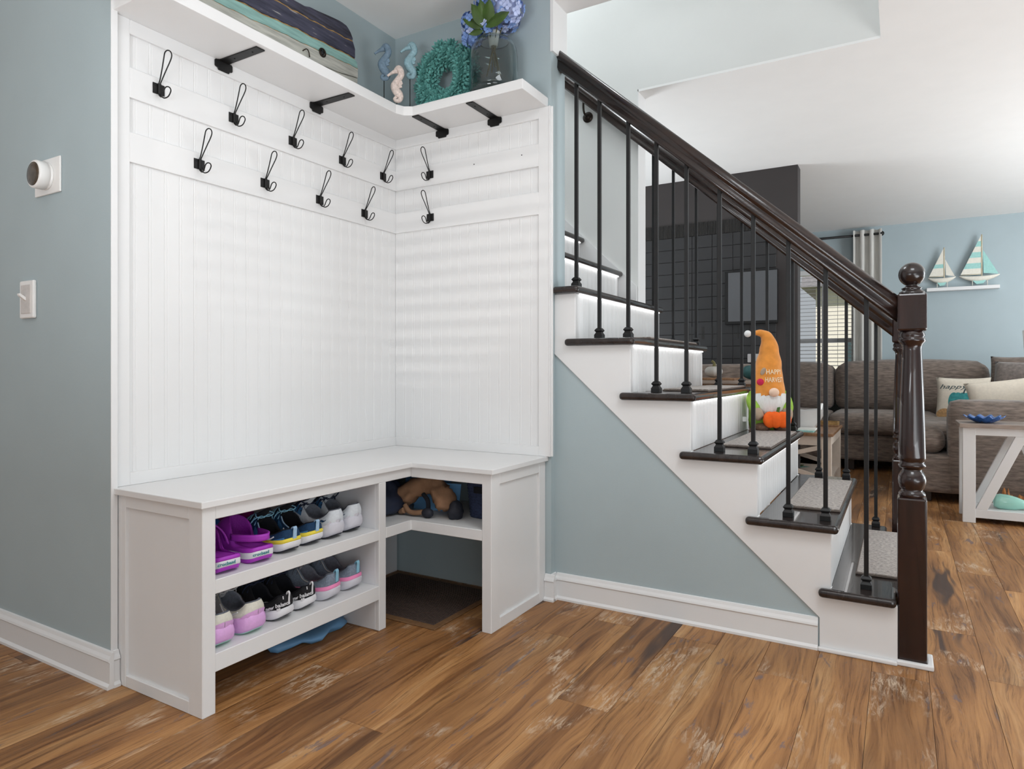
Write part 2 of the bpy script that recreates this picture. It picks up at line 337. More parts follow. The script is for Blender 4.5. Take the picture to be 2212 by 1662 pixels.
def centre(o):
    """move a top-level mesh's origin to its own base centre"""
    me = o.data; xs = [v.co for v in me.vertices]
    c = Vector(((min(v.x for v in xs)+max(v.x for v in xs))/2, (min(v.y for v in xs)+max(v.y for v in xs))/2, min(v.z for v in xs)))
    me.transform(Matrix.Translation(-c)); o.location = c; return o
def struct(name, mb, m, bevel=0, parent=None, seg=2):
    o = put(name, mb, m, parent, bevel=bevel, seg=seg)
    if parent is None: o['kind'] = 'structure'
    return o
def copy_tree(root, loc, rz=None, label=None, group=None):
    r = root.copy(); COL.objects.link(r); r.location = loc
    if rz is not None: r.rotation_euler = (0, 0, rz)
    if label: r['label'] = label
    if group: r['group'] = group
    for ch in list(root.children):
        c = ch.copy(); COL.objects.link(c); c.parent = r
        for g in list(ch.children):
            d = g.copy(); COL.objects.link(d); d.parent = c
    return r
def B(*a): return MB().box(*a)
def lerp(a, b, t): return a+(b-a)*t
def smooth(a, b, x):
    t = max(0, min(1, (x-a)/(b-a))); return t*t*(3-2*t)
def interp(pts, x):
    if x <= pts[0][0]: return pts[0][1]
    for (a, fa), (b, fb) in zip(pts, pts[1:]):
        if x <= b:
            t = (x-a)/(b-a); t = t*t*(3-2*t)*0.5+t*0.5; return fa+(fb-fa)*t
    return pts[-1][1]
def spline(ctrl, n):
    P = [Vector(p) for p in ctrl]; out = []
    for i in range(len(P)-1):
        p0, p1, p2, p3 = P[max(i-1, 0)], P[i], P[i+1], P[min(i+2, len(P)-1)]
        for k in range(n):
            t = k/n; out.append(0.5*((2*p1)+(p2-p0)*t+(2*p0-5*p1+4*p2-p3)*t*t+(3*p1-p0-3*p2+p3)*t**3))
    out.append(P[-1]); return out
def text_verts(txt, size, shear=0.0, depth=0.0006, bold=0.0, spacing=1.0):
    cu = bpy.data.curves.new('txt', 'FONT'); cu.body = txt; cu.size = size; cu.shear = shear; cu.extrude = depth; cu.offset = bold; cu.space_character = spacing; cu.resolution_u = 2
    o = bpy.data.objects.new('txt', cu); COL.objects.link(o); bpy.context.view_layer.update()
    me = bpy.data.meshes.new_from_object(o.evaluated_get(bpy.context.evaluated_depsgraph_get()))
    vs = [tuple(v.co) for v in me.vertices]; fs = [tuple(p.vertices) for p in me.polygons]
    bpy.data.objects.remove(o); bpy.data.curves.remove(cu); bpy.data.meshes.remove(me)
    x0 = min(v[0] for v in vs); x1 = max(v[0] for v in vs)
    return [(v[0]-x0, v[1], v[2]) for v in vs], fs, x1-x0

# ------------------------------------------------------------------ room shell
H = 2.44
fl = struct('floor', B(-5, 4, -3.5, 8.1, -0.12, -0.016), 'plank')
PW, PL, GAP = 0.1505, 1.22, 0.0009
plank_me = MB().box(-PW/2+GAP/2, PW/2-GAP/2, -PL/2+GAP/2, PL/2-GAP/2, -0.016, 0.0).mesh('plank', 'plank', bevel=0.0007, seg=1)
rnd = random.Random(3)
cells = []
for c in range(37):
    x = -3.02+PW*c+0.01
    off = rnd.uniform(0, PL)
    for k in range(8):
        y = -0.35+off+PL*k
        if y-PL/2 > 8.0 or y+PL/2 < 0.35: continue
        cells.append((x, y))
cells.sort(key=lambda p: math.hypot(p[0], p[1]))
for i, (x, y) in enumerate(cells[:296]):
    o = bpy.data.objects.new('plank', plank_me); COL.objects.link(o); o.parent = fl; o.location = (x, y, 0)

# left wall, alcove walls, wall end beside the stairs
struct('wall_left', B(-5, -1.975, 1.07, 1.0885, 0, H), 'blue')
struct('wall_alcove_side', B(-2.16, -2.002, 1.0885, 2.358, 0, H), 'blue')
struct('wall_alcove_back', B(-2.16, -1.2, 2.358, 2.483, 0, H), 'blue')
struct('trim_1', B(-1.204, -1.19, 2.356, 2.484, 2.19, 2.44), 'white', bevel=0.001)
struct('trim_4', B(-1.9755, -1.9725, 1.0695, 1.0885, 0.1, 2.006), 'white', bevel=0.0008)
# under-stair blue wall (below the stringer's lower edge)
RUN, RISE = 0.2285, 0.2085
def nose(k): return -0.170-RUN*(k-2)
struct('wall_stair', MB().prism([(-1.2, 0), (-0.21, 0), (-0.21, 0.1), (-1.2, 0.995)], 2.395, 2.41, 'y'), 'blue')
# far wall of the stairwell and its storey above, living room walls
struct('wall_stairwell_far', B(-5, -1.237, 3.47, 3.585, 0, H+0.012), 'stairblue')
struct('wall_stairwell_upper', B(-5, -0.076, 3.47, 3.585, H+0.012, 4.9), 'stairblue')
struct('wall_stairwell_near', B(-5, -0.076, 2.36, 2.42, H+0.26, 4.9), 'stairblue')
struct('wall_stairwell_right', B(-0.076, -0.02, 2.36, 3.585, H+0.26, 4.9), 'stairblue')
struct('wall_stairwell_left', B(-5.1, -5, 2.36, 3.585, 0, 4.9), 'stairblue')
struct('trim_2', MB().box(-1.2368, -1.232, 3.468, 3.588, 0, H), 'white', bevel=0.001)
struct('ceiling', B(-5, 4, -3.5, 2.36, H, H+0.26), 'ceil')
struct('ceiling_stair_edge', B(-0.076, 4, 2.36, 3.585, H, H+0.26), 'ceil')
struct('ceiling_living', B(-5, 4, 3.585, 8.2, H, H+0.26), 'ceil')
struct('ceiling_living_edge', B(-1.232, -0.076, 3.47, 3.585, H, H+0.012), 'ceil')
struct('ceiling_upstairs', B(-5.1, 0, 2.36, 3.585, 4.9, 5.0), 'ceil')
struct('trim_3', B(-1.2, -0.076, 2.36, 2.483, 2.395, H+0.26), 'white', bevel=0.002)
LY = 8.01
WX0, WX1, WZ0, WZ1 = -1.75, -0.40, 0.62, 2.02
wl = struct('wall_living_far', MB().box(-5, WX0, LY, LY+0.12, 0, H).box(WX1, 4, LY, LY+0.12, 0, H).box(WX0, WX1, LY, LY+0.12, 0, WZ0).box(WX0, WX1, LY, LY+0.12, WZ1, H), 'blue2')

# baseboards: profile with a cap bead and a shoe
def base_profile(t=0.0): return [(0, 0), (0.019, 0), (0.019, 0.008), (0.013, 0.016), (0.012, 0.075), (0.016, 0.08), (0.014, 0.086), (0.009, 0.094), (0.006, 0.103), (0, 0.105)]
def baseboard(name, x0, x1, yface):
    mb = MB().prism([(yface-d, z) for d, z in base_profile()], x0, x1, 'x'); return struct(name, mb, 'white')
baseboard('baseboard_left', -5, -1.958, 1.07)
struct('baseboard_left_return', MB().prism([(-1.975+d, z) for d, z in base_profile()], 1.07, 1.089, 'y'), 'white')
baseboard('baseboard_stair', -1.19, -0.232, 2.395)
baseboard('baseboard_alcove', -1.224, -1.181, 2.357)
struct('baseboard_alcove_return', MB().prism([(-1.2+d, z) for d, z in base_profile()], 2.352, 2.395, 'y'), 'white')

# ------------------------------------------------------------------ staircase
st = thing('staircase', 'white staircase with dark treads and lit beadboard risers', 'staircase', (-0.6, 2.9, 0))
NT = 10
poly = [(-1.2, 0.983), (-0.228, 0.106), (-0.228, 0), (-0.006, 0)]
for k in range(1, 7):
    xr = min(nose(k)-0.024, -0.006)
    poly += [(xr, RISE*(k-1) if k > 1 else 0), (xr, RISE*k-0.0285)]
poly += [(-1.2, RISE*6-0.0285)]
poly = [p for i, p in enumerate(poly) if i == 0 or (abs(p[0]-poly[i-1][0])+abs(p[1]-poly[i-1][1])) > 1e-4]
put('stringer', MB().prism(poly, 2.386, 2.412, 'y'), 'white', st, bevel=0.0015, seg=1)
put('stringer', MB().prism(poly, 3.42, 3.445, 'y'), 'white', st, bevel=0.0015, seg=1)
put('shoe_moulding', B(-0.232, -0.006, 2.372, 2.386, 0, 0.014), 'white', st, bevel=0.004)
for k in range(1, NT+1):
    R = nose(k); z1 = RISE*k; z0 = z1-0.0285
    y0 = 2.355 if k < 6 else 2.486
    y1 = 3.465 if k < 6 else 3.454
    Re = min(R, 0.05)
    if k == 1:
        mb = MB().prism([(R-0.26, 2.355), (-0.009, 2.355), (-0.009, 2.49), (R, 2.49), (R, 3.36), (-0.05, 3.36), (-0.05, 3.465), (R-0.26, 3.465)], z0, z1)
    elif k == 6:
        mb = MB().prism([(R-0.26, 2.486), (-1.196, 2.486), (-1.196, 2.355), (R, 2.355), (R, 3.454), (R-0.26, 3.454)], z0, z1)
    else:
        mb = MB().box(R-0.255, R, y0, y1, z0, z1)
    tr = put('tread', mb, 'tread', st, bevel=0.0125, seg=4)
    if k < 6: put('return_nosing', B(R-0.288, R-0.2, 2.3549, 2.3855, z0, z1), 'tread', tr, bevel=0.0125, seg=4)
    # riser of beadboard strips, with an LED strip tucked under the nosing
    xr = R-0.025; zb = RISE*(k-1); zt = z0
    ya = 2.482 if k == 1 else 2.388 if k < 7 else 2.486
    rs = put('riser', B(xr-0.016, xr-0.005, ya, 3.43 if k < 6 else 3.454, zb, zt), 'white', st)
    n = int((3.42-ya)/0.05)
    ww = (3.43-ya-0.03)/n
    put('riser_edge', B(xr-0.005, xr+0.002, ya, ya+0.03, zb, zt), 'white', rs, bevel=0.001, seg=1)
    sm = None
    for i in range(n):
        if sm is None:
            prof = [(-0.005, 0), (0.0, 0.0), (0.0, 0.0)]
            b = MB().prism([(-0.005, 0.001), (-0.001, 0.001), (0.001, 0.003), (0.001, 0.009), (-0.0012, 0.0105), (0.001, 0.012), (0.001, ww-0.003), (-0.001, ww-0.001), (-0.005, ww-0.001)], 0, zt-zb, 'z')
            sm = b.mesh('riser_board', 'white')
        o = bpy.data.objects.new('riser_board', sm); COL.objects.link(o); o.parent = rs; o.location = Vector((xr, ya+0.03+ww*i, zb))-wloc(rs)
    if k >= 2: put('led_strip', B(xr+0.004, xr+0.012, ya+0.03, 3.42, zt-0.0045, zt-0.0005), 'led', tr, label='glowing white light strip under the tread')
# skirt board along the far wall
sk = [(-3.2, RISE*14.2), (-1.238, RISE*5.25), (-1.238, RISE*6.6), (-3.2, RISE*15.55)]
put('skirt_board', MB().prism(sk, 3.455, 3.4695, 'y'), 'white', st)
# mats on the treads
for k, lab in ((1, 'grey stair mat on the lowest tread beside the newel post'), (2, 'grey stair mat on the second tread from the floor'), (3, 'grey stair mat under the orange gnome'), (4, 'grey stair mat on the fourth tread, above the gnome'), (5, 'grey stair mat on the fifth tread from the floor')):
    R = nose(k); z = RISE*k+0.0005
    t = thing('stair_mat', lab, 'mat', (R-0.1, 2.94, z), group='grey mats on the stair treads')
    put('binding', B(R-0.192, R-0.010, 2.588, 3.302, z, z+0.006), 'matedge', t, bevel=0.002)
    put('pile', B(R-0.188, R-0.014, 2.592, 3.298, z+0.004, z+0.0105), 'mat', t, bevel=0.003)

# ------------------------------------------------------------------ railings
def rail_prof(w):   # cross-section (lateral, vertical) of a moulded handrail, top at 0
    return [(-0.026*w, -0.010), (-0.018*w, -0.002), (0, 0.0), (0.018*w, -0.002), (0.026*w, -0.010), (0.031*w, -0.026), (0.029*w, -0.040), (0.020*w, -0.048), (0.022*w, -0.062), (0.024*w, -0.078), (0.018*w, -0.086), (-0.018*w, -0.086), (-0.024*w, -0.078), (-0.022*w, -0.062), (-0.020*w, -0.048), (-0.029*w, -0.040), (-0.031*w, -0.026)]
def handrail(parent, xa, za, xb, zb, yc, m='rail', w=1.0):
    mb = MB(); rs = []
    for x, z in ((xa, za), (xb, zb)): rs.append([(x, yc+a, z+b*1.02) for a, b in rail_prof(w)])
    mb.rings(rs, smooth=True); o = put('handrail', mb, m, parent); return o
bal_me = {}
def baluster(parent, x, y, zb, zt):
    h = zt-zb; s = 0.0068
    mb = MB().box(-s, s, -s, s, 0, h)
    mb2 = MB()
    rs = []
    for r, hh in ((0.0165, 0), (0.0165, 0.016), (0.0145, 0.019), (0.0115, 0.024), (0.0115, 0.027), (0.0155, 0.031), (0.0155, 0.034), (0.0105, 0.041), (0.0075, 0.043)):
        rs.append([(-r, -r, hh), (r, -r, hh), (r, r, hh), (-r, r, hh)])
    mb2.rings(rs, smooth=False)
    w = wloc(parent)
    o = put('baluster', mb, 'iron', None, bevel=0.0012, seg=1); o.parent = parent; o.location = Vector((x, y, zb))-w
    if 'shoe' not in bal_me: bal_me['shoe'] = mb2.mesh('baluster_shoe', 'iron', bevel=0.0008, seg=1)
    q = bpy.data.objects.new('baluster_shoe', bal_me['shoe']); COL.objects.link(q); q.parent = o
def newel(parent, x, y, top=1.26):
    hw = 0.040
    nb = put('newel_post', MB().box(x-hw, x+hw, y-hw, y+hw, 0, 0.520), 'newel', parent, bevel=0.006, seg=2)
    put('newel_block', MB().box(x-hw, x+hw, y-hw, y+hw, 1.042, 1.158), 'newel', nb, bevel=0.006, seg=2)
    prof = [(0.026, 0.512), (0.034, 0.518), (0.037, 0.524), (0.037, 0.531), (0.033, 0.537), (0.028, 0.541), (0.0335, 0.549), (0.0375, 0.562), (0.0385, 0.574), (0.0365, 0.588), (0.031, 0.599), (0.0265, 0.604), (0.027, 0.609), (0.035, 0.612), (0.038, 0.618), (0.037, 0.624), (0.0335, 0.628), (0.033, 0.632), (0.037, 0.636), (0.0375, 0.646), (0.036, 0.72), (0.0335, 0.82), (0.030, 0.92), (0.0275, 0.98), (0.027, 0.992), (0.030, 1.001), (0.0365, 1.008), (0.0385, 1.013), (0.037, 1.018), (0.034, 1.020), (0.036, 1.026), (0.0365, 1.032), (0.033, 1.038), (0.033, 1.046)]
    put('turned_shaft', MB().lathe(prof, (x, y, 0), 32), 'newel', nb)
    prof = [(0.036, 1.150), (0.0365, 1.160), (0.035, 1.165), (0.028, 1.169), (0.026, 1.173), (0.030, 1.176), (0.022, 1.180), (0.016, 1.186), (0.018, 1.190)]
    ca = put('newel_cap', MB().lathe(prof, (x, y, 0), 32), 'dark', nb)
    put('ball_finial', MB().sphere((x, y, 1.2205), (0.0375, 0.0375, 0.0375), 32, 18), 'dark', nb)
    return nb
ra = thing('stair_railing', 'dark wooden railing with black balusters along the near side of stairs', 'railing', (0.033, 2.44, 0))
newel(ra, 0.033, 2.44)
def ztop(x): return 1.156-0.897*(x+0.005)
YR = 2.44
handrail(ra, -1.236, ztop(-1.236), -0.005, ztop(-0.005), YR-0.004)
for k, x in ((1, -0.094), (2, -0.214), (2, -0.330), (3, -0.445), (3, -0.561), (4, -0.681), (4, -0.795), (5, -0.907), (5, -1.027), (6, -1.127)):
    baluster(ra, x, YR, RISE*k, ztop(x)-0.078)
sh = MB().box(-0.010, 0.080, 2.383, 2.4, 0, 0.016).box(0.073, 0.090, 2.383, 2.49, 0, 0.016)
put('base_shoe', sh, 'white', ra, bevel=0.004)
rb = thing('stair_railing', 'dark wooden railing along the far side of the stairs, behind the gnome', 'railing', (0.01, 3.43, 0))
newel(rb, 0.010, 3.432)
def ztop2(x): return 1.135-0.897*(x+0.005)
handrail(rb, -1.75, ztop2(-1.75), -0.028, ztop2(-0.028), 3.405, 'rail', 0.95)
for k, x in ((1, -0.094), (2, -0.214), (2, -0.330), (3, -0.445), (3, -0.561), (4, -0.681), (4, -0.795), (5, -0.907), (5, -1.027), (5, -1.135)):
    baluster(rb, x, 3.432, RISE*k, ztop2(x)-0.078)
br = put('rail_bracket', MB().lathe([(0.03, 0), (0.03, -0.006), (0.026, -0.010), (0.02, -0.012), (0.022, -0.016), (0.012, -0.020), (0.006, -0.024)], (-1.53, 3.469, 2.355), 24, 'y'), 'brass', rb)
put('bracket_arm', MB().tube(spline([(-1.53, 3.45, 2.355), (-1.53, 3.42, 2.36), (-1.53, 3.405, 2.385), (-1.53, 3.405, 2.42)], 5), 0.006), 'brass', br)

# ------------------------------------------------------------------ hall tree: panelling, bench, shelf
pn = thing('wall_panelling', 'white beadboard panelling with two hook rails in the corner alcove', 'panelling', (-1.99, 2.34, 0.574))
XA, YB = -1.985, 2.341
SW = 0.0503
def strip_mesh(h): return MB().prism([(-0.008, 0.0001), (-0.0012, 0.0001), (0, 0.0022), (0, 0.0078), (-0.0009, 0.0092), (0, 0.0106), (0, SW-0.002), (-0.0012, SW-0.0001), (-0.008, SW-0.0001)], 0, h, 'z').mesh('bead_board', 'white')
bs = strip_mesh(1.968-0.575)
wp = wloc(pn)
nA = 25
for i in range(nA):
    o = bpy.data.objects.new('bead_board', bs); COL.objects.link(o); o.parent = pn
    o.location = Vector((XA-0.009, 1.094+SW*i, 0.575))-wp
nB = 16
for i in range(nB):
    o = bpy.data.objects.new('bead_board', bs); COL.objects.link(o); o.parent = pn; o.rotation_euler = (0, 0, -PI/2)
    o.location = Vector((-1.995+SW*i, YB+0.009, 0.575))-wp
def pan(name, *a, bv=0.0012): return put(name, B(*a), 'white', pn, bevel=bv, seg=1)
pan('stile', XA-0.014, XA, 1.089, 1.131, 0.5745, 1.968)
pan('stile', -1.248, -1.199, YB, YB+0.015, 0.5745, 1.968)
pan('edge_trim', -1.2, -1.1955, YB-0.002, 2.357, 0.5745, 1.968, bv=0.0008)
pan('edge_trim', -2.0, XA, 1.0885, 1.0905, 0.5745, 1.968, bv=0.0005)
for z0, z1 in ((0.5745, 0.613), (1.542, 1.632), (1.735, 1.825), (1.925, 1.968)):
    pan('rail', XA-0.012, XA, 1.131, YB+0.006, z0, z1)
    pan('rail', XA, -1.248, YB, YB+0.012, z0, z1)
for x, z in ((-1.557, 1.791), (-1.325, 1.792)):
    put('screw_hole', MB().lathe([(0.0025, 0), (0.0025, -0.0006)], (x, YB, z), 8, 'y'), 'black', pn, label='small dark empty screw hole')

bn = thing('hall_bench', 'white L-shaped corner bench with open shoe cubbies', 'bench', (-1.75, 1.7, 0))
XF, YF = -1.58, 1.95
def be(name, *a, bv=0.0015, m='white', lab=None): return put(name, B(*a), m, bn, bevel=bv, seg=1, label=lab)
put('bench_top', MB().prism([(-1.9985, 1.078), (-1.566, 1.078), (-1.566, 1.936), (-1.211, 1.936), (-1.211, 2.3565), (-1.9985, 2.3565)], 0.556, 0.5743), 'white', bn, bevel=0.002)
be('stile', XF-0.018, XF, 1.09, 1.129, 0, 0.556)
be('post', XF-0.018, XF, 1.774, 1.81, 0, 0.52)
be('apron', XF-0.018, XF, 1.129, YF+0.018, 0.520, 0.556)
be('apron', XF, -1.264, YF, YF+0.018, 0.518, 0.556)
be('stile', -1.264, -1.2252, YF, YF+0.018, 0, 0.556)
be('shelf', -1.982, XF-0.0004, 1.1285, 1.774, 0.319, 0.357)
be('shelf', -1.982, XF-0.0004, 1.1285, 1.774, 0.110, 0.159)
put('corner_shelf', MB().prism([(-1.982, 1.793), (XF-0.02, 1.793), (XF-0.02, 1.811), (XF, 1.811), (XF, YF+0.0004), (-1.2645, YF+0.0004), (-1.2645, YF+0.02), (-1.236, YF+0.02), (-1.236, 2.35), (-1.982, 2.35)], 0.319, 0.357), 'white', bn, bevel=0.0015, seg=1)
be('divider', -1.982, XF-0.018, 1.774, 1.792, 0, 0.556, m='cubby')
be('back_panel', -1.999, -1.985, 1.108, 1.774, 0.159, 0.556, m='cubby')
be('back_panel', -1.999, -1.985, 1.792, 2.35, 0.0, 0.556, m='cubby')
# left end: frame boards around a recessed panel
EY = 1.09
be('end_panel', -1.955, XF-0.018, EY+0.009, EY+0.018, 0, 0.556)
be('end_stile', -1.955, -1.936, EY, EY+0.012, 0, 0.556)
be('end_stile', -1.638, XF-0.0005, EY-0.0004, EY+0.012, 0, 0.556)
be('end_rail', -1.936, -1.638, EY, EY+0.012, 0.520, 0.556)
be('end_rail', -1.936, -1.638, EY, EY+0.012, 0, 0.034)
be('wall_filler', -2.0, -1.955, EY+0.001, EY+0.02, 0.0, 0.556)
EX = -1.225
be('end_panel', EX-0.018, EX-0.009, YF+0.018, 2.3565, 0, 0.556)
be('end_stile', EX-0.012, EX, YF+0.0005, 2.008, 0, 0.556)
be('end_stile', EX-0.012, EX, 2.305, 2.3565, 0, 0.556)
be('end_rail', EX-0.012, EX, 2.008, 2.305, 0.514, 0.556)
be('end_rail', EX-0.012, EX, 2.008, 2.305, 0, 0.040)

us = thing('upper_shelf', 'long white L-shaped display shelf above the coat hooks', 'shelf', (-1.9, 2.2, 1.968))
put('shelf_board', MB().prism([(-1.9995, 1.076), (-1.776, 1.076), (-1.776, 2.095), (-1.763, 2.128), (-1.732, 2.147), (-1.212, 2.147), (-1.212, 2.357), (-1.9995, 2.357)], 1.968, 2.006), 'white', us, bevel=0.002)

# brackets under the shelf
def bracket(loc, rz, label):
    t = thing('shelf_bracket', label, 'bracket', loc, rz, 'black iron shelf brackets')
    # local: wall plane x=0, arm runs +x under the shelf at z=0, plate hangs below
    pl = [(-0.034, -0.006), (-0.030, -0.002), (-0.024, -0.002), (-0.022, 0.0), (0.022, 0.0), (0.024, -0.002), (0.030, -0.002), (0.034, -0.006), (0.034, -0.024), (0.030, -0.028), (0.024, -0.028), (0.020, -0.036), (-0.020, -0.036), (-0.024, -0.028), (-0.030, -0.028), (-0.034, -0.024)]
    put('wall_plate', MB().prism(pl, 0.0002, 0.005, 'x'), 'black', t, world=False, bevel=0.001, seg=1)
    put('arm', MB().prism([(0.005, -0.021), (0.012, -0.019), (0.19, -0.017), (0.19, 0.017), (0.012, 0.019), (0.005, 0.021)], -0.0045, -0.0003), 'black', t, world=False, bevel=0.001, seg=1)
    put('screw', MB().lathe([(0.003, -0.0045), (0.0025, -0.006), (0.001, -0.0065)], (0.06, 0, 0), 8).lathe([(0.003, -0.0045), (0.0025, -0.006), (0.001, -0.0065)], (0.15, 0, 0), 8), 'iron', t, world=False)
    return t
bracket((XA, 1.447, 1.968), 0, 'black iron shelf bracket on the long wall nearest the left end')
bracket((XA, 1.862, 1.968), 0, 'black iron shelf bracket on the long wall beneath the whale plaque')
bracket((-1.722, YB, 1.968), -PI/2, 'black iron shelf bracket on the short wall, nearest the corner')
bracket((-1.453, YB, 1.968), -PI/2, 'black iron shelf bracket on the short wall, under the glass vase')

# coat hooks
def make_hook(loc, rz, label):
    t = thing('coat_hook', label, 'coat hook', loc, rz, 'black wire coat hooks')
    # local: wall plane x=0, +x outward, y along the wall
    p = MB().box(0.0002, 0.003, -0.019, -0.005, -0.0165, 0.0165).box(0.0002, 0.003, 0.005, 0.019, -0.0165, 0.0165)
    p.prism([(0.001, -0.0055), (0.008, -0.005), (0.009, 0.0), (0.008, 0.005), (0.001, 0.0055)], -0.0165, 0.0165)
    put('back_plate', p, 'black', t, world=False, bevel=0.0006, seg=1)
    w = 0.0019
    up = [(0.005, -0.0022, -0.014), (0.006, -0.0022, 0.014), (0.014, -0.003, 0.028), (0.030, -0.0065, 0.056), (0.045, -0.0105, 0.083), (0.051, -0.011, 0.097), (0.054, -0.0065, 0.105), (0.055, 0, 0.1075)]
    up += [(a, -b, c) for a, b, c in up[-2::-1]]
    put('upper_loop', MB().tube(spline(up, 4), w, 7), 'black', t, world=False)
    lo = [(0.006, -0.0022, 0.014), (0.006, -0.0022, -0.014), (0.011, -0.003, -0.023), (0.024, -0.005, -0.030), (0.038, -0.0085, -0.026), (0.048, -0.010, -0.012), (0.051, -0.006, -0.005), (0.052, 0, -0.003)]
    lo += [(a, -b, c) for a, b, c in lo[-2::-1]]
    put('lower_loop', MB().tube(spline(lo, 4), w, 7), 'black', t, world=False)
    put('screw', MB().lathe([(0.0026, 0.003), (0.002, 0.0044), (0.0008, 0.0048)], (0, -0.012, 0.009), 8, 'x').lathe([(0.0026, 0.003), (0.002, 0.0044), (0.0008, 0.0048)], (0, 0.012, -0.009), 8, 'x'), 'iron', t, world=False)
    return t
hk = make_hook((XA, 1.219, 1.790), 0, 'black wire coat hook, first from the left on the upper rail')
spots = [(1.487, 1.788, 'second from the left on the upper rail'), (1.745, 1.785, 'third from the left on the upper rail'), (2.004, 1.783, 'fourth from the left on the upper rail'), (2.253, 1.780, 'on the upper rail of the long wall beside the corner'),
         (1.357, 1.594, 'first from the left on the lower rail'), (1.618, 1.595, 'second from the left on the lower rail'), (1.880, 1.593, 'third from the left on the lower rail'), (2.135, 1.591, 'on the lower rail of the long wall nearest the corner')]
for y, z, lab in spots: copy_tree(hk, (XA, y, z), 0, 'black wire coat hook, '+lab)
copy_tree(hk, (-1.790, YB, 1.781), -PI/2, 'black wire coat hook on the short wall, upper rail right of the corner')
copy_tree(hk, (-1.788, YB, 1.592), -PI/2, 'black wire coat hook on the short wall, lower rail right of the corner')

# thermostat and light switch on the left wall
th = thing('thermostat', 'round silver thermostat on a white square plate on the left wall', 'thermostat', (-2.325, 1.07, 1.53))
put('wall_plate', B(-2.403, -2.247, 1.063, 1.0698, 1.474, 1.586), 'whiteplastic', th, bevel=0.003)
put('body', MB().lathe([(0.043, -0.0), (0.043, -0.004), (0.041, -0.005), (0.041, -0.009), (0.044, -0.010), (0.044, -0.034), (0.042, -0.038), (0.038, -0.039)], (-2.325, 1.063, 1.53), 40, 'y'), 'whiteplastic', th)
put('display', MB().lathe([(0.0375, -0.0385), (0.036, -0.0405), (0.025, -0.042), (0.002, -0.0425)], (-2.325, 1.063, 1.53), 40, 'y'), 'mirror', th, label='dark mirrored round display')
sw = thing('light_switch', 'white rectangular light switch plate with pearl cover below the thermostat', 'light switch', (-2.447, 1.07, 1.149))
put('wall_plate', B(-2.492, -2.402, 1.058, 1.0698, 1.087, 1.21), 'whiteplastic', sw, bevel=0.005, seg=3)
put('cover', B(-2.478, -2.416, 1.0555, 1.060, 1.102, 1.196), 'satin', sw, bevel=0.002, label='pearly inner cover')
put('toggle', MB().prism([(1.0555, 1.143), (1.036, 1.158), (1.034, 1.165), (1.040, 1.166), (1.0555, 1.155)], -2.453, -2.440, 'x'), 'whiteplastic', sw, bevel=0.0015)

# ------------------------------------------------------------------ things on the upper shelf
SZ = 2.006
def tiltx(c, ang):   # lean a shape back about a Y-parallel axis through c
    R_ = Matrix.Rotation(ang, 3, 'Y'); c = Vector(c); return lambda v: R_ @ (v-c)+c
wh = thing('whale_plaque', 'weathered wooden whale plaque in navy, teal and whitewashed boards on the shelf', 'wall decor', (-1.93, 1.5, SZ))
def topline(y): return interp([(0.98, 2.06), (1.05, 2.16), (1.2, 2.215), (1.45, 2.262), (1.60, 2.276), (1.747, 2.282), (1.775, 2.291), (1.936, 2.309), (1.966, 2.306), (1.992, 2.286), (2.008, 2.257), (2.019, 2.211), (2.029, 2.155), (2.026, 2.11), (2.012, 2.05), (1.995, 2.008)], y)
def crack(y): return interp([(0.9, 2.205), (1.35, 2.222), (1.607, 2.239), (1.72, 2.242), (2.03, 2.257)], y)+0.0015*math.sin(y*70)
def navyb(y): return interp([(0.9, 2.115), (1.3, 2.145), (1.455, 2.163), (1.568, 2.166), (1.711, 2.180), (2.03, 2.193)], y)+0.0015*math.sin(y*55+1)
def tealb(y): return interp([(0.9, 2.085), (1.369, 2.118), (1.473, 2.122), (1.669, 2.135), (2.03, 2.156)], y)+0.001*math.sin(y*60+2)
def lowb(y): return interp([(0.9, 2.03), (1.5, 2.05), (1.906, 2.100), (2.03, 2.118)], y)
def board(name, lo, hi, m, dx, y0=0.98):
    ys = [y0+i*0.012 for i in range(int((2.03-y0)/0.012)+1)]+[2.0285]
    lo_ = []; hi_ = []
    for y in ys:
        t = topline(y) if y < 2.018 else min(topline(2.018), 2.211)
        if y > 1.993:   # rounded right end limits the height on both sides
            f = (y-1.993)/(2.029-1.993); t = min(t, 2.285-0.125*f**1.3); b0 = 2.008+0.10*f**2.2
        else: b0 = 2.0065
        a = max(lo(y) if lo else b0, b0); b = min(hi(y) if hi else t, t)
        if b-a > 0.001: lo_.append((y, a)); hi_.append((y, b))
    if len(lo_) < 2: return
    return put(name, MB().prism(lo_+hi_[::-1], -1.945+dx, -1.925+dx, 'x'), m, wh, bevel=0.0015, seg=1)
board('backing_board', None, None, 'goldedge', -0.006)
board('top_board', lambda y: crack(y)+0.003, None, 'navydark', 0.003)
board('navy_board', lambda y: navyb(y)+0.0028, lambda y: crack(y)-0.0022, 'navyboard', 0.005)
board('teal_board', lambda y: tealb(y)+0.0016, lambda y: navyb(y)-0.0022, 'tealboard', 0.004)
board('white_board', lambda y: lowb(y)+0.001, lambda y: tealb(y)-0.0006, 'greyboard', 0.005)
for fn_, w_ in ((crack, 0.0028), (navyb, 0.0026), (tealb, 0.0014)): board('raw_edge', lambda y, f=fn_, w=w_: f(y)-w+0.0012*math.sin(y*190), lambda y, f=fn_, w=w_: f(y)+w*0.8+0.0012*math.sin(y*140+1), 'goldedge', 0.0034)
board('lower_board', None, lambda y: lowb(y)-0.0015, 'greyboard', 0.003)
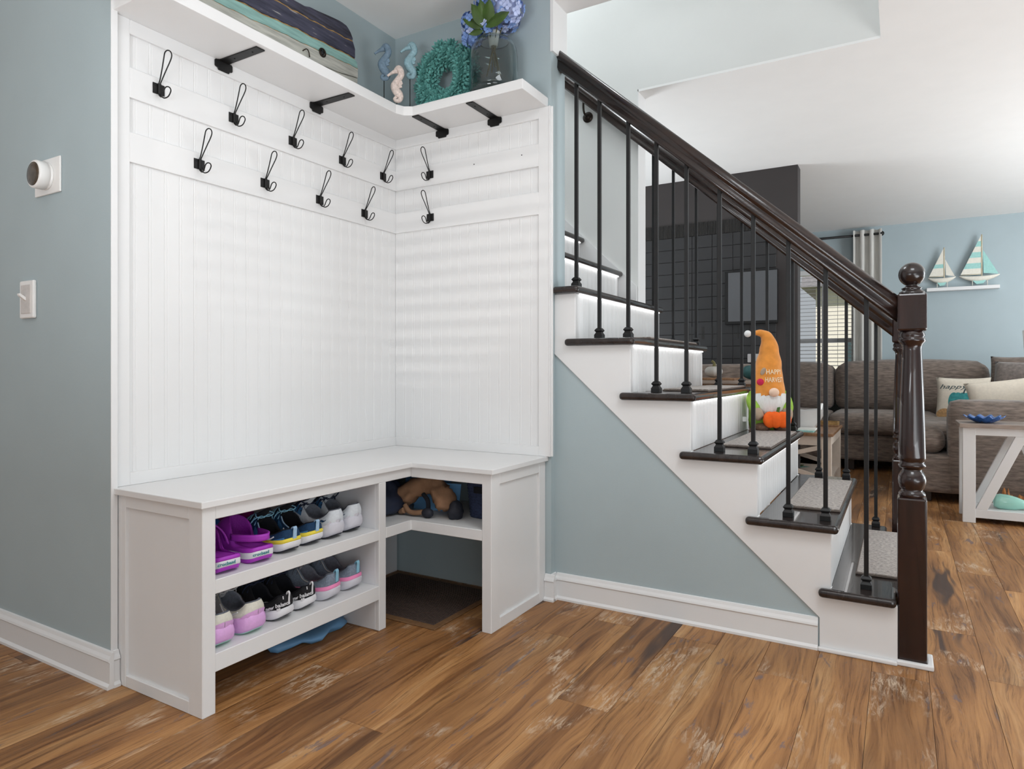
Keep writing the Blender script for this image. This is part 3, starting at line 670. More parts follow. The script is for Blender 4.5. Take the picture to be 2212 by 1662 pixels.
ey = put('eye_ring', MB().tube([(-1.9185, 1.833+0.0145*math.cos(a*PI/12), 2.142+0.0145*math.sin(a*PI/12)) for a in range(24)], 0.0035, 8, True), 'brass', wh)
put('pupil', MB().lathe([(0.011, 0), (0.008, 0.003), (0.002, 0.004)], (-1.9205, 1.833, 2.142), 16, 'x'), 'iron', ey)
put('hook_nail', MB().tube(spline([(-1.92, 1.735, 2.108), (-1.912, 1.745, 2.118), (-1.912, 1.757, 2.114), (-1.918, 1.768, 2.098)], 4), 0.002, 6), 'brass', wh)

def seahorse(loc, zb, zt, m, label, rod=True, rz=0.0):
    """resin seahorse on a rod: profile lies in the picture-ish plane given by rz, snout to -u"""
    t = thing('seahorse_ornament', label, 'ornament', loc, rz, 'seahorse ornaments in the shelf corner')
    h = (zt-zb)/0.150
    def P(u, w, d=0): return (u*h, d*h, zb-loc[2]+w*h)
    # head, neck, belly, tail curl
    body = spline([P(-0.006, 0.136), P(0.010, 0.144), P(0.020, 0.132), P(0.020, 0.112), P(0.004, 0.090), P(-0.006, 0.070), P(0.0, 0.048), P(0.013, 0.031), P(0.019, 0.018), P(0.013, 0.006), P(0.0, 0.004), P(-0.007, 0.013), P(-0.001, 0.021), P(0.006, 0.018)], 4)
    n = len(body)
    rad = [h*interp([(0, 0.007), (0.08, 0.0145), (0.18, 0.014), (0.30, 0.014), (0.42, 0.019), (0.52, 0.018), (0.64, 0.0115), (0.76, 0.009), (0.9, 0.006), (1, 0.004)], i/(n-1)) for i in range(n)]
    mb = MB().tube(body, rad, 10)
    mb.map(lambda v: (v.x, v.y*0.72, v.z))
    b = put('body', mb, m, t, world=False)
    sn = spline([P(0.004, 0.134), P(-0.014, 0.127), P(-0.030, 0.117), P(-0.037, 0.111)], 4)
    put('snout', MB().tube(sn, [h*interp([(0, 0.012), (0.5, 0.006), (0.85, 0.0045), (1, 0.0065)], i/(len(sn)-1)) for i in range(len(sn))], 8), m, b, world=False)
    put('dorsal_fin', MB().prism([(0.010*h, zb-loc[2]+0.088*h), (0.024*h, zb-loc[2]+0.092*h), (0.029*h, zb-loc[2]+0.078*h), (0.023*h, zb-loc[2]+0.072*h), (0.026*h, zb-loc[2]+0.062*h), (0.008*h, zb-loc[2]+0.058*h)], -0.003, 0.003, 'y'), m, b, world=False, bevel=0.001)
    cr = MB()
    for k in range(5):
        a = 0.3+k*0.45; cr.sphere(P(0.008+0.020*math.sin(a-0.6), 0.136+0.017*math.cos(a-0.6)), 0.0035*h, 7, 5)
    put('crest', cr, m, b, world=False)
    if rod or True:
        rd = put('rod', MB().lathe([(0.0017, 0.004), (0.0017, zb-loc[2]+0.012)], (0.003, 0, 0), 8), 'black', t, world=False)
        put('base', MB().lathe([(0.02, 0.0003), (0.02, 0.004), (0.004, 0.006)], (0.003, 0, 0), 16), 'black', t, world=False)
    return t
seahorse((-1.86, 2.114, SZ), 2.131, 2.276, 'sh_slate', 'slate blue seahorse on a black rod, left of the corner', rz=0.55)
seahorse((-1.805, 2.216, SZ), 2.164, 2.312, 'sh_aqua', 'pale aqua seahorse on a tall black rod in the corner', rz=0.55)
seahorse((-1.80, 2.125, SZ), 2.030, 2.174, 'sh_shell', 'blush white seahorse standing lowest of the three', rz=0.55)

# wreath of cone tufts leaning on the short wall
wr = thing('wreath', 'teal wreath of scaly cones leaning on the wall behind the vase', 'wreath', (-1.66, 2.285, SZ))
WC = Vector((-1.655, 2.283, 2.146))
put('wreath_ring', MB().tube([WC+Vector((0.10*math.cos(a*PI/18), 0, 0.10*math.sin(a*PI/18))) for a in range(36)], 0.026, 10, True), 'wreath', wr)
tb = MB(); rr = random.Random(5)
for lay, (cnt, el, ln) in enumerate(((9, 0.15, 0.030), (8, 0.62, 0.031), (5, 1.1, 0.030), (1, 1.55, 0.028))):
    for k in range(cnt):
        a = 2*PI*k/cnt+lay*0.4
        d = Vector((math.cos(a)*math.cos(el), math.sin(a)*math.cos(el), math.sin(el)))
        s_ = d.orthogonal().normalized(); q = d.cross(s_)
        L_ = ln; w_ = 0.0052
        tb.add([d*0.004-s_*0.003, d*0.004+s_*0.003, d*L_*0.72+s_*w_, d*L_-q*0.0015, d*L_*0.72-s_*w_, d*L_*0.66+q*0.005], [(0, 1, 5), (1, 2, 5), (2, 3, 5), (3, 4, 5), (4, 0, 5), (0, 4, 3, 2, 1)])
tuft_me = tb.mesh('cone_tuft', 'wreath')
for i in range(57):
    lay = (0, 1, 1, 2)[i % 4] if i < 56 else 1
    a = 2*PI*(i//4)/14+(0.0, 0.11, 0.34, 0.22)[i % 4]+rr.uniform(-0.07, 0.07)
    rad = (0.112+0.026, 0.10, 0.075)[lay]; out = (0.006, 0.028, 0.010)[lay]
    d = Vector((math.cos(a), 0, math.sin(a)))
    dirv = (d*(1.0, 0.05, -0.9)[lay]+Vector((0, -1, 0))*(0.5, 1.0, 0.7)[lay]).normalized()
    o = bpy.data.objects.new('cone_tuft', tuft_me); COL.objects.link(o); o.parent = wr
    o.location = WC+d*rad+Vector((0, -out, 0))-Vector((-1.66, 2.285, SZ)); o.rotation_euler = dirv.to_track_quat('Z', 'Y').to_euler(); o.scale = (rr.uniform(1.15, 1.45),)*3

# glass vase with hydrangeas
VX, VY = -1.40, 2.245
va = thing('glass_vase', 'smoky grey glass vase holding blue hydrangeas', 'vase', (VX, VY, SZ))
outer = [(0.060, 0.0005), (0.082, 0.002), (0.092, 0.010), (0.0965, 0.03), (0.0975, 0.09), (0.0965, 0.16), (0.093, 0.19), (0.085, 0.208), (0.072, 0.2185), (0.066, 0.222), (0.0645, 0.2255)]
inner = [(0.0615, 0.2255), (0.063, 0.221), (0.070, 0.2145), (0.081, 0.205), (0.0885, 0.188), (0.0925, 0.16), (0.0935, 0.09), (0.0925, 0.035), (0.086, 0.016), (0.06, 0.011)]
put('glass_body', MB().lathe(outer+inner, (VX, VY, SZ), 40), 'glass', va)
put('rim', MB().tube([(VX+0.0635*math.cos(a*PI/20), VY+0.0635*math.sin(a*PI/20), SZ+0.2262) for a in range(40)], 0.0028, 8, True), 'glass', va)
bq = thing('hydrangea_bouquet', 'bouquet of blue and lilac hydrangeas with green leaves in the grey vase', 'flowers', (VX, VY, SZ+0.09))
for k in range(6):
    a = k*PI/3+0.3
    put('stem', MB().tube(spline([(VX+0.028*math.cos(a), VY+0.028*math.sin(a), SZ+0.085+0.012*(k % 3)), (VX+0.012*math.cos(a), VY+0.012*math.sin(a), SZ+0.16), (VX+0.012*math.cos(a+2), VY+0.012*math.sin(a+2), SZ+0.215), (VX+0.04*math.cos(a+2.4), VY+0.04*math.sin(a+2.4), SZ+0.30)], 4), 0.0024, 6), 'stem', bq)
put('stem_wrap', MB().lathe([(0.016, 0.205), (0.021, 0.235), (0.026, 0.262)], (VX, VY, SZ), 14), 'paper', bq, label='white wrap round the stems')
def floret(m):
    mb = MB()
    for k in range(4):
        a = k*PI/2; c, s_ = math.cos(a), math.sin(a)
        pts = [(0.001, 0, 0), (0.008, -0.0075, 0.003), (0.015, -0.005, 0.0045), (0.0165, 0.0, 0.003), (0.015, 0.005, 0.0045), (0.008, 0.0075, 0.003), (0.009, 0, 0.0015)]
        mb.add([(x*c-y*s_, x*s_+y*c, z) for x, y, z in pts], [(0, 1, 6), (1, 2, 6), (2, 3, 6), (3, 4, 6), (4, 5, 6), (5, 0, 6)], True)
    mb.sphere((0, 0, 0.0015), 0.002, 6, 4)
    return mb.mesh('floret', m, fix=False)
fm = [floret('petal'), floret('petal2')]
heads = [((-0.072, -0.02, 0.300), 0.060, 0), ((0.062, -0.01, 0.335), 0.074, 1), ((-0.02, 0.02, 0.372), 0.072, 0), ((-0.083, -0.03, 0.250), 0.042, 0), ((0.02, 0.055, 0.34), 0.062, 1), ((0.002, -0.055, 0.262), 0.022, 0)]
for (hx, hy, hz), hr, ci in heads:
    c = Vector((VX+hx, VY+hy, SZ+hz))
    hd = put('flower_head', MB().sphere(c, hr*0.72, 12, 8), 'petal' if ci == 0 else 'petal2', bq)
    n = int(70*(hr/0.07)**2)
    for i in range(n):
        z = 1-2*(i+0.5)/n; ph = i*2.39996; r_ = math.sqrt(1-z*z)
        d = Vector((r_*math.cos(ph), r_*math.sin(ph), z))
        d = (d+Vector((rr.uniform(-.15, .15), rr.uniform(-.15, .15), rr.uniform(-.15, .15)))).normalized()
        o = bpy.data.objects.new('floret', fm[ci if rr.random() < 0.75 else 1-ci]); COL.objects.link(o); o.parent = hd
        o.location = c+d*hr*rr.uniform(0.84, 1.0)-wloc(hd)
        q = d.to_track_quat('Z', 'Y').to_euler(); o.rotation_euler = (q.x, q.y, q.z); o.scale = (rr.uniform(0.85, 1.15),)*3
def leaf(p0, p1, w, droop):
    p0 = Vector(p0); p1 = Vector(p1); side = (p1-p0).cross(Vector((0.3, -1, 0.2))).normalized()
    def f(u, v):
        p = p0.lerp(p1, u); ww = w*math.sin(PI*min(1, u*0.98+0.02))**0.8*(1-0.25*u)
        return p+side*ww*(v-0.5)*2+Vector((0, -1, 0))*(0.006*(1-abs(v-0.5)*2))-Vector((0, 0, droop*u*u))
    put('leaf', MB().grid(f, 9, 6), 'leaf', bq, fix=False)
def V_(x, y, z): return (VX+x, VY+y, SZ+z)
leaf(V_(0.01, -0.07, 0.25), V_(0.118, -0.075, 0.288), 0.030, 0.012)
leaf(V_(0.005, -0.06, 0.255), V_(-0.035, -0.105, 0.335), 0.030, 0.0)
leaf(V_(0.01, -0.06, 0.26), V_(0.045, -0.10, 0.335), 0.030, 0.0)
leaf(V_(-0.01, -0.06, 0.255), V_(-0.09, -0.085, 0.305), 0.022, 0.004)
leaf(V_(-0.01, -0.06, 0.245), V_(-0.06, -0.085, 0.236), 0.018, 0.004)
leaf(V_(0.0, -0.05, 0.255), V_(0.002, -0.10, 0.345), 0.028, 0.0)

# ------------------------------------------------------------------ shoes
OUT = [(0, 0), (0.012, 0.42), (0.035, 0.62), (0.08, 0.74), (0.16, 0.80), (0.28, 0.78), (0.42, 0.80), (0.55, 0.90), (0.70, 1.0), (0.82, 0.96), (0.91, 0.78), (0.965, 0.52), (0.99, 0.28), (1, 0)]
def hwid(t): return interp(OUT, t)
TS = [0, 0.004, 0.012, 0.022, 0.035, 0.055, 0.08, 0.12, 0.17, 0.23, 0.29, 0.35, 0.40, 0.44, 0.47, 0.50, 0.52, 0.545, 0.57, 0.60, 0.63, 0.70, 0.77, 0.84, 0.90, 0.94, 0.97, 0.988, 0.997, 1]
class Shoe:
    """local frame: heel at x=0, toe at x=L, y lateral, z up; the root is turned so that toes point at the wall"""
    def __init__(s, root, L=0.275, W=0.052, sole_h=(0.036, 0.026), collar=0.088, dip=0.070, vamp=0.098, toe=0.052, flare=1.10, lift=0.012):
        s.r = root; s.L = L; s.W = W; s.sh = sole_h; s.col = collar; s.dip = dip; s.vamp = vamp; s.toe = toe; s.flare = flare; s.lift = lift; s.c0, s.c1 = 0.42, 0.575
    def z0(s, t): return 0.0006+s.lift*max(0, 1-t/0.16)**2+0.020*max(0, (t-0.80)/0.20)**2
    def z1(s, t): return interp([(0, s.sh[0]+0.008), (0.06, s.sh[0]+0.004), (0.18, s.sh[0]), (0.5, s.sh[0]*0.55+s.sh[1]*0.45), (0.8, s.sh[1]+0.004), (1, s.sh[1]+0.020)], t)
    def loop(s, fz, k, dx=0.0):
        """closed outline ring at height function fz(t) with width factor k (+dx outward offset)"""
        def p(t, sg):
            w = hwid(t)*s.W*k; e = 0
            if t < 0.1: e = -(k-1)*0.04-dx*(1-t/0.1)
            if t > 0.9: e = (k-1)*0.03+dx*((t-0.9)/0.1)
            return (t*s.L+e, sg*(w+(dx if 0.003 < t < 0.997 else 0)), fz(t))
        return [p(t, 1) for t in TS]+[p(t, -1) for t in TS[-2:0:-1]]
    def band(s, name, m, levels, parent=None, label=None):
        """levels: list of (mix 0..1 between z0 and z1 or z offset above z1, width factor)"""
        rs = [s.loop((lambda t, a=a, dz=dz: s.z0(t)+(s.z1(t)-s.z0(t))*a+dz), k) for a, dz, k in levels]
        return put(name, MB().rings(rs), m, parent or s.r, world=False, label=label)
    def rim(s, t): return interp([(0, s.col), (0.05, s.col-0.002), (0.10, s.dip+0.010), (0.16, s.dip+0.001), (0.22, s.dip-0.003), (0.31, s.dip-0.003), (0.38, s.dip+0.008), (0.44, s.vamp-0.010), (0.49, s.vamp+0.006), (0.56, s.vamp-0.004), (0.68, s.vamp*0.62+s.toe*0.36), (0.80, s.toe+0.006), (0.90, s.toe-0.004), (0.96, s.toe-0.013), (1, s.sh[1]+0.022)], t)
    def wall(s, t, v, off=0.0):
        """outer surface of the upper, +y side: v 0 (sole) .. 1 (rim or centre of the toe dome)"""
        b = smooth(s.c0-0.12, s.c0, t); w = hwid(t)*s.W*1.0
        base = s.z1(t)-0.004; top = s.rim(t)
        yo = w*(1.0+0.10*math.sin(PI*min(1, v*1.1))-0.20*v*v); zo = base+(top-base)*v
        am = lerp(0.40, PI/2, max(0, min(1, (t-s.c0+0.06)/(s.c1-s.c0+0.06)))**0.9)   # the dome is cut open towards the ankle
        a = v*am; hd = s.rim(max(t, s.c1)); yd = w*1.04*max(0.0, math.cos(a))**0.75; zd = base+(hd-base)*math.sin(a)**0.85
        if am > PI/2-1e-4 and v >= 0.9999: yd = 0.0
        y = lerp(yo, yd, b); z = lerp(zo, zd, b)
        x = t*s.L+(0.010*(1-t/0.12)*math.sin(v*2.4) if t < 0.12 else 0)*(-0.6)+0.004*v*(1-b)
        return (x-(off*(1-t/0.1) if t < 0.1 else 0), y+off*(1 if t > 0.01 else 0.4), z+off*0.4*b)
    def upper(s, m, lining='lining'):
        NV = 9; rs = []; ins = []
        for t in TS:
            pos = [s.wall(t, j/NV) for j in range(NV+1)]
            rs.append(pos)
        u = put('upper', MB().rings(rs, False, False, closed=False).rings([[(x, -y, z) for x, y, z in r_] for r_ in rs], False, False, closed=False), m, s.r, world=False, fix=False)
        th = 0.006
        for t in TS:
            b = smooth(s.c0, s.c1, t); x, y, z = s.wall(t, 1)
            yi = max(0.0, y-th*0.3); row = [(x+0.002*(1-t), y, z+0.0001), (x+0.004*(1-t), max(0, y-th*0.5), z+0.0025*(1-b)), (x+0.006*(1-t), max(0, y-th), z-0.001)]
            dpt = smooth(0.004, 0.045, t)*(1-b*0.2)
            fl_ = s.z1(t)+0.004
            for q in (0.35, 0.7, 1.0): row.append((x+0.006*(1-t), max(0, y-th)*(1.0+0.04*q-0.08*q*q), lerp(z, fl_, dpt*q)))
            ins.append(row+[(a, -b_, c) for a, b_, c in row[::-1]])
        put('lining', MB().rings(ins[:len([t for t in TS if t <= s.c1+0.035])], False, False, closed=False), lining, u, world=False)
        return u
    def patch(s, name, m, t0, t1, va, vb, off=0.0014, parent=None, both=False, label=None, n=12, nv=5):
        """raised panel on the wall between heights va(t) and vb(t)"""
        fa = va if callable(va) else (lambda t: va); fb = vb if callable(vb) else (lambda t: vb)
        mb = MB()
        for sg in ((1, -1) if both else (1,)):
            def f(i, j, sg=sg):
                t = lerp(t0, t1, i); x, y, z = s.wall(t, lerp(fa(t), fb(t), j), off); return (x, sg*y, z)
            mb.grid(f, n, nv)
        return put(name, mb, m, parent or s.r, world=False, label=label, fix=False)
    def stroke(s, name, m, tv, r=0.0012, off=0.0016, parent=None, flat=1.0):
        pts = spline([s.wall(t, v, off) for t, v in tv], 4)
        return put(name, MB().tube(pts, r, 6), m, parent or s.r, world=False)
    def tongue(s, m, h=0.026, w=0.029, lining='lining'):
        x0, _, z0 = s.wall(0.53, 1); zt = s.vamp+h; x1 = 0.385*s.L
        def f(i, j, back=0.0):
            a = (j-0.5)*2; k = 1-a*a
            x = lerp(x0+0.004, x1, i**1.1)+0.016*a*a; z = lerp(z0-0.020, zt, i**0.85)-0.016*a*a*i*i*i
            ww = w*(0.80+0.20*i)*(1-0.25*smooth(0.75, 1, i)); p = back*k*math.sin(PI*min(1, 0.12+0.80*i))
            return (x-p, a*ww, z-p*0.25)
        t = put('tongue', MB().grid(lambda i, j: f(i, j, 0.0), 10, 8), m, s.r, world=False, fix=False)
        put('tongue_pad', MB().grid(lambda i, j: f(i, j, 0.009), 10, 8), lining, t, world=False, fix=False)
        return t
    def laces(s, m, rows=5, bow=True, r=0.0019, big=0.0):
        L_ = MB()
        for k in range(rows):
            t = lerp(0.47, 0.66, k/(rows-1)); x, y, z = s.wall(t, 0.62); xt, _, zt = s.wall(t, 1)
            pts = spline([(x, y+0.001, z+0.003), (lerp(x, xt, .6)+0.004, y*0.5, zt+0.003), (xt+0.009, 0, zt+0.005), (lerp(x, xt, .6)+0.012, -y*0.5, zt+0.003), (x+0.012, -y-0.001, z+0.002)], 3)
            L_.tube(pts, r, 6)
        if bow:
            xt, _, zt = s.wall(0.47, 1); zt += 0.007
            for sg in (1, -1):
                L_.tube(spline([(xt, 0, zt), (xt+0.010, sg*0.020, zt+0.012+big), (xt-0.006, sg*(0.034+big), zt+0.006+big), (xt-0.010, sg*0.018, zt), (xt, 0, zt)], 5), r, 6)
                L_.tube(spline([(xt, 0, zt), (xt-0.004, sg*0.018, zt+0.004), (xt+0.006, sg*0.038, zt-0.006), (xt+0.012, sg*0.044, zt-0.022)], 4), r*0.9, 6)
            L_.sphere((xt, 0, zt), 0.005, 8, 6)
        return put('laces', L_, m, s.r, world=False)
    def pull(s, m, h=0.020, w=0.006):
        x, y, z = s.wall(0.0, 1)
        z0 = s.col-0.030
        pts = spline([(x-0.004, 0, z0), (x-0.005, 0, z0+0.022), (x-0.006, 0, s.col+h*0.4), (x-0.002, 0, s.col+h), (x+0.003, 0, s.col+h*0.4), (x+0.004, 0, s.col-0.004)], 5)
        mb = MB().tube(pts, w, 8); mb.map(lambda v: v)
        mb2 = MB()
        rs = []
        for i, p in enumerate(pts):
            tq = (pts[min(i+1, len(pts)-1)]-pts[max(i-1, 0)]).normalized(); nn = Vector((-tq.z, 0, tq.x))
            rs.append([p+Vector((0, -w, 0))-nn*0.001, p+Vector((0, w, 0))-nn*0.001, p+Vector((0, w, 0))+nn*0.001, p+Vector((0, -w, 0))+nn*0.001])
        mb2.rings(rs, smooth=False)
        return put('pull_tab', mb2, m, s.r, world=False)
    def text(s, txt, m, size, t_end, vmid, name='lettering', parent=None, bold=0.0, sole=None, off=0.0022, shear=0.0):
        """lettering that reads towards the heel on the +y side and on round the heel (negative t)"""
        vs_, fs_, wd = text_verts(txt, size, shear, bold=bold)
        # arc table from far side of the heel (s<0) to toe along +y
        tab = []; d = 0; prev = None
        seq = [(t, -1) for t in [0.12, 0.08, 0.055, 0.035, 0.022, 0.012, 0.004]]+[(t, 1) for t in TS]
        for t, sg in seq:
            if sole: p = sole(t); 
            else: p = s.wall(t, vmid, off)
            q = Vector((p[0], sg*p[1], 0))
            if prev is not None: d += (q-prev).length
            tab.append((d, q, t)); prev = q
        d0 = [a for a, q, t in tab if t == 0][0]
        def at(dd):
            dd = max(tab[0][0]+1e-6, min(tab[-1][0]-1e-6, dd))
            for (a, qa, ta), (b, qb, tb_) in zip(tab, tab[1:]):
                if dd <= b:
                    u = (dd-a)/(b-a) if b > a else 0; q = qa.lerp(qb, u); tg = (qb-qa).normalized(); return q, Vector((-tg.y, tg.x, 0)), lerp(ta, tb_, u)
        end = d0+t_end   # arc position (m from the heel centre towards the toe) of the last letter
        out = []
        for x, y, z in vs_:
            q, nn, tt = at(end+(wd-x)); zz = (sole(tt)[2] if sole else s.wall(max(0, tt), vmid)[2])+y-size*0.32
            out.append((q.x+nn.x*(z+0.0006), q.y+nn.y*(z+0.0006), zz))
        return put(name, MB().add(out, fs_), m, parent or s.r, world=False, fix=False)
SH1, SH2 = 0.3572, 0.1592
def shoe_root(name, label, x, y, z, ang, group, cat='shoe'):
    return thing(name, label, cat, (x, y, z), PI+math.radians(ang), group)

def sneaker_blue(x, y, ang, label):
    r = shoe_root('running_shoe', label, x, y, SH1, ang, 'blue running shoes on the upper cubby shelf')
    s = Shoe(r, 0.280, 0.049, (0.034, 0.024), 0.074, 0.054, 0.104, 0.050)
    s.band('outsole', 'rubber', [(0, 0, 0.88), (0, 0, 0.97), (0.18, 0, 1.0)])
    s.band('midsole', 'shoewhite', [(0.14, 0, 1.0), (0.4, 0, 1.13), (0.75, 0, 1.14), (0.86, 0, 1.10)])
    s.band('yellow_rim', 'yellow', [(0.80, 0, 1.11), (0.92, 0.002, 1.145), (1.0, 0.006, 1.11), (1.0, 0.006, 1.0)], label='yellow foam rim')
    u = s.upper('navyknit', 'darklining')
    s.patch('mid_panel', 'midblue', 0.0, 0.46, 0.02, lambda t: 0.42+0.25*smooth(0.25, 0.46, t), 0.0014, u, True)
    s.patch('heel_panel', 'skyblue', 0.0, 0.22, 0.01, lambda t: 0.26*(1-t/0.22)+0.02, 0.0024, u, True)
    s.patch('toe_panel', 'midblue', 0.5, 0.95, 0.02, 0.35, 0.0012, u, True)
    s.stroke('side_mark', 'shoewhite', [(0.36, 0.70), (0.345, 0.50), (0.32, 0.44), (0.26, 0.50), (0.19, 0.60), (0.145, 0.78)], 0.0022, 0.003, u)
    s.tongue('navyknit', lining='darklining'); s.laces('lightblue', 5); s.pull('skyblue', 0.006, 0.007)
    s.stroke('collar_binding', 'skyblue', [(0.30, 1.0), (0.38, 1.0), (0.44, 1.0)], 0.0022, 0.001, u)
    return r
def sneaker_white(x, y, ang, label):
    r = shoe_root('running_shoe', label, x, y, SH1, ang, 'white running shoes on the upper cubby shelf')
    s = Shoe(r, 0.275, 0.050, (0.046, 0.030), 0.096, 0.066, 0.112, 0.054)
    s.band('outsole', 'rubber', [(0, 0, 0.84), (0, 0, 0.94), (0.14, 0, 0.98)])
    s.band('midsole', 'greyfoam', [(0.10, 0, 0.98), (0.35, 0, 1.12), (0.7, 0, 1.13), (0.92, 0, 1.09), (1.0, 0.004, 1.02)])
    u = s.upper('palewhite', 'lining')
    s.patch('sole_wave', 'greyfoam', 0.0, 0.46, 0.0, lambda t: 0.14+0.20*max(0, 1-t/0.1)+0.10*smooth(0.2, 0.3, t)-0.08*smooth(0.32, 0.44, t), 0.002, u, True)
    s.patch('side_fin', 'navyknit', 0.07, 0.30, lambda t: 0.46-0.1*(t-0.07)/0.23, lambda t: 0.47+0.30*max(0, 1-abs(t-0.135)/0.055)-0.10*(t-0.07)/0.23+0.05, 0.0026, u, label='dark blue fin mark', n=24)
    s.patch('fin_gap', 'palewhite', 0.115, 0.162, lambda t: 0.45, lambda t: 0.46+0.14*max(0, 1-abs(t-0.135)/0.03), 0.0032, u)
    s.patch('eyestay', 'midblue', 0.46, 0.64, 0.45, 0.86, 0.0016, u, True)
    s.tongue('skyblue', 0.020, lining='palewhite'); s.laces('lace', 5, True, 0.0022, 0.012)
    return r
def sneaker_pink(x, y, ang, label):
    r = shoe_root('running_shoe', label, x, y, SH2, ang, 'white and orchid running shoes on the lower cubby shelf')
    s = Shoe(r, 0.272, 0.0505, (0.046, 0.030), 0.092, 0.064, 0.108, 0.054, lift=0.010)
    s.band('outsole', 'mintsole', [(0, 0, 0.84), (0, 0, 0.95), (0.12, 0, 0.99)])
    s.band('midsole', 'orchid', [(0.08, 0, 0.99), (0.3, 0, 1.13), (0.65, 0, 1.15), (0.9, 0, 1.10), (1.0, 0.004, 1.02)])
    u = s.upper('ivory', 'lining')
    s.patch('heel_clip', 'orchid', 0.0, 0.50, 0.0, lambda t: 0.46*max(0, 1-t/0.10)**0.8+0.20*smooth(0.10, 0.24, t)-0.16*smooth(0.34, 0.5, t)+0.02, 0.0024, u, True, n=22)
    s.patch('quarter', 'silver', 0.24, 0.62, lambda t: 0.2, lambda t: 0.96-0.3*smooth(0.4, 0.62, t), 0.0012, u, True)
    s.stroke('reflective_trim', 'shoewhite', [(0.12, 0.78), (0.18, 0.66), (0.25, 0.60), (0.32, 0.70), (0.40, 0.90)], 0.0018, 0.0022, u)
    s.tongue('silver', lining='silver'); s.laces('silver', 5)
    return r
def sneaker_black(x, y, ang, label):
    r = shoe_root('sneaker', label, x, y, SH2, ang, 'black sneakers on the lower cubby shelf')
    s = Shoe(r, 0.268, 0.0475, (0.028, 0.022), 0.076, 0.050, 0.104, 0.048, lift=0.014)
    s.band('outsole', 'rubber', [(0, 0, 0.86), (0, 0, 0.95), (0.2, 0, 1.0)])
    s.band('midsole', 'shoewhite', [(0.12, 0, 1.0), (0.4, 0, 1.12), (0.8, 0, 1.12), (1.0, 0.004, 1.06), (1.0, 0.004, 0.98)])
    u = s.upper('blackknit', 'darklining')
    s.tongue('blackknit', 0.026, 0.031, 'darklining'); s.laces('lace', 5)
    s.text('new balance', 'shoewhite', 0.0165, -0.004, 0.48, parent=u, bold=0.0003)
    mk = MB()
    for k in (0.0, 0.008):
        mk.add([s.wall(0.024+0.028*k/0.008*0.5+a, b, 0.003) for a, b in ((0, 0.06), (0.012, 0.06), (0.012, 0.30), (0, 0.30))], [(0, 1, 2, 3)])
    put('heel_bars', mk, 'shoewhite', u, world=False, fix=False)
    s.pull('shoewhite', 0.010, 0.003)
    s.stroke('pull_stripe', 'shoewhite', [(0.012, 0.80), (0.014, 1.0)], 0.0016, 0.002, u)
    return r
def sneaker_grey(x, y, ang, label):
    r = shoe_root('running_shoe', label, x, y, SH2, ang, 'grey and pink running shoes on the lower cubby shelf')
    s = Shoe(r, 0.270, 0.050, (0.040, 0.028), 0.088, 0.060, 0.108, 0.052, lift=0.012)
    s.band('midsole', 'greyfoam', [(0, 0, 0.90), (0.05, 0, 1.0), (0.3, 0, 1.12), (0.6, 0, 1.14), (0.80, 0, 1.11)])
    s.band('pink_stripe', 'pink', [(0.76, 0, 1.10), (0.86, 0, 1.125), (1.0, 0.004, 1.09), (1.0, 0.005, 1.0)], label='pink foam stripe')
    u = s.upper('greyknit', 'lining')
    s.stroke('collar_trim', 'silver', [(0.30, 0.98), (0.37, 0.90), (0.43, 0.86), (0.50, 0.9)], 0.0018, 0.002, u)
    s.tongue('lining', lining='silver'); s.laces('lining', 5); s.pull('lightblue', 0.010, 0.007)
    return r
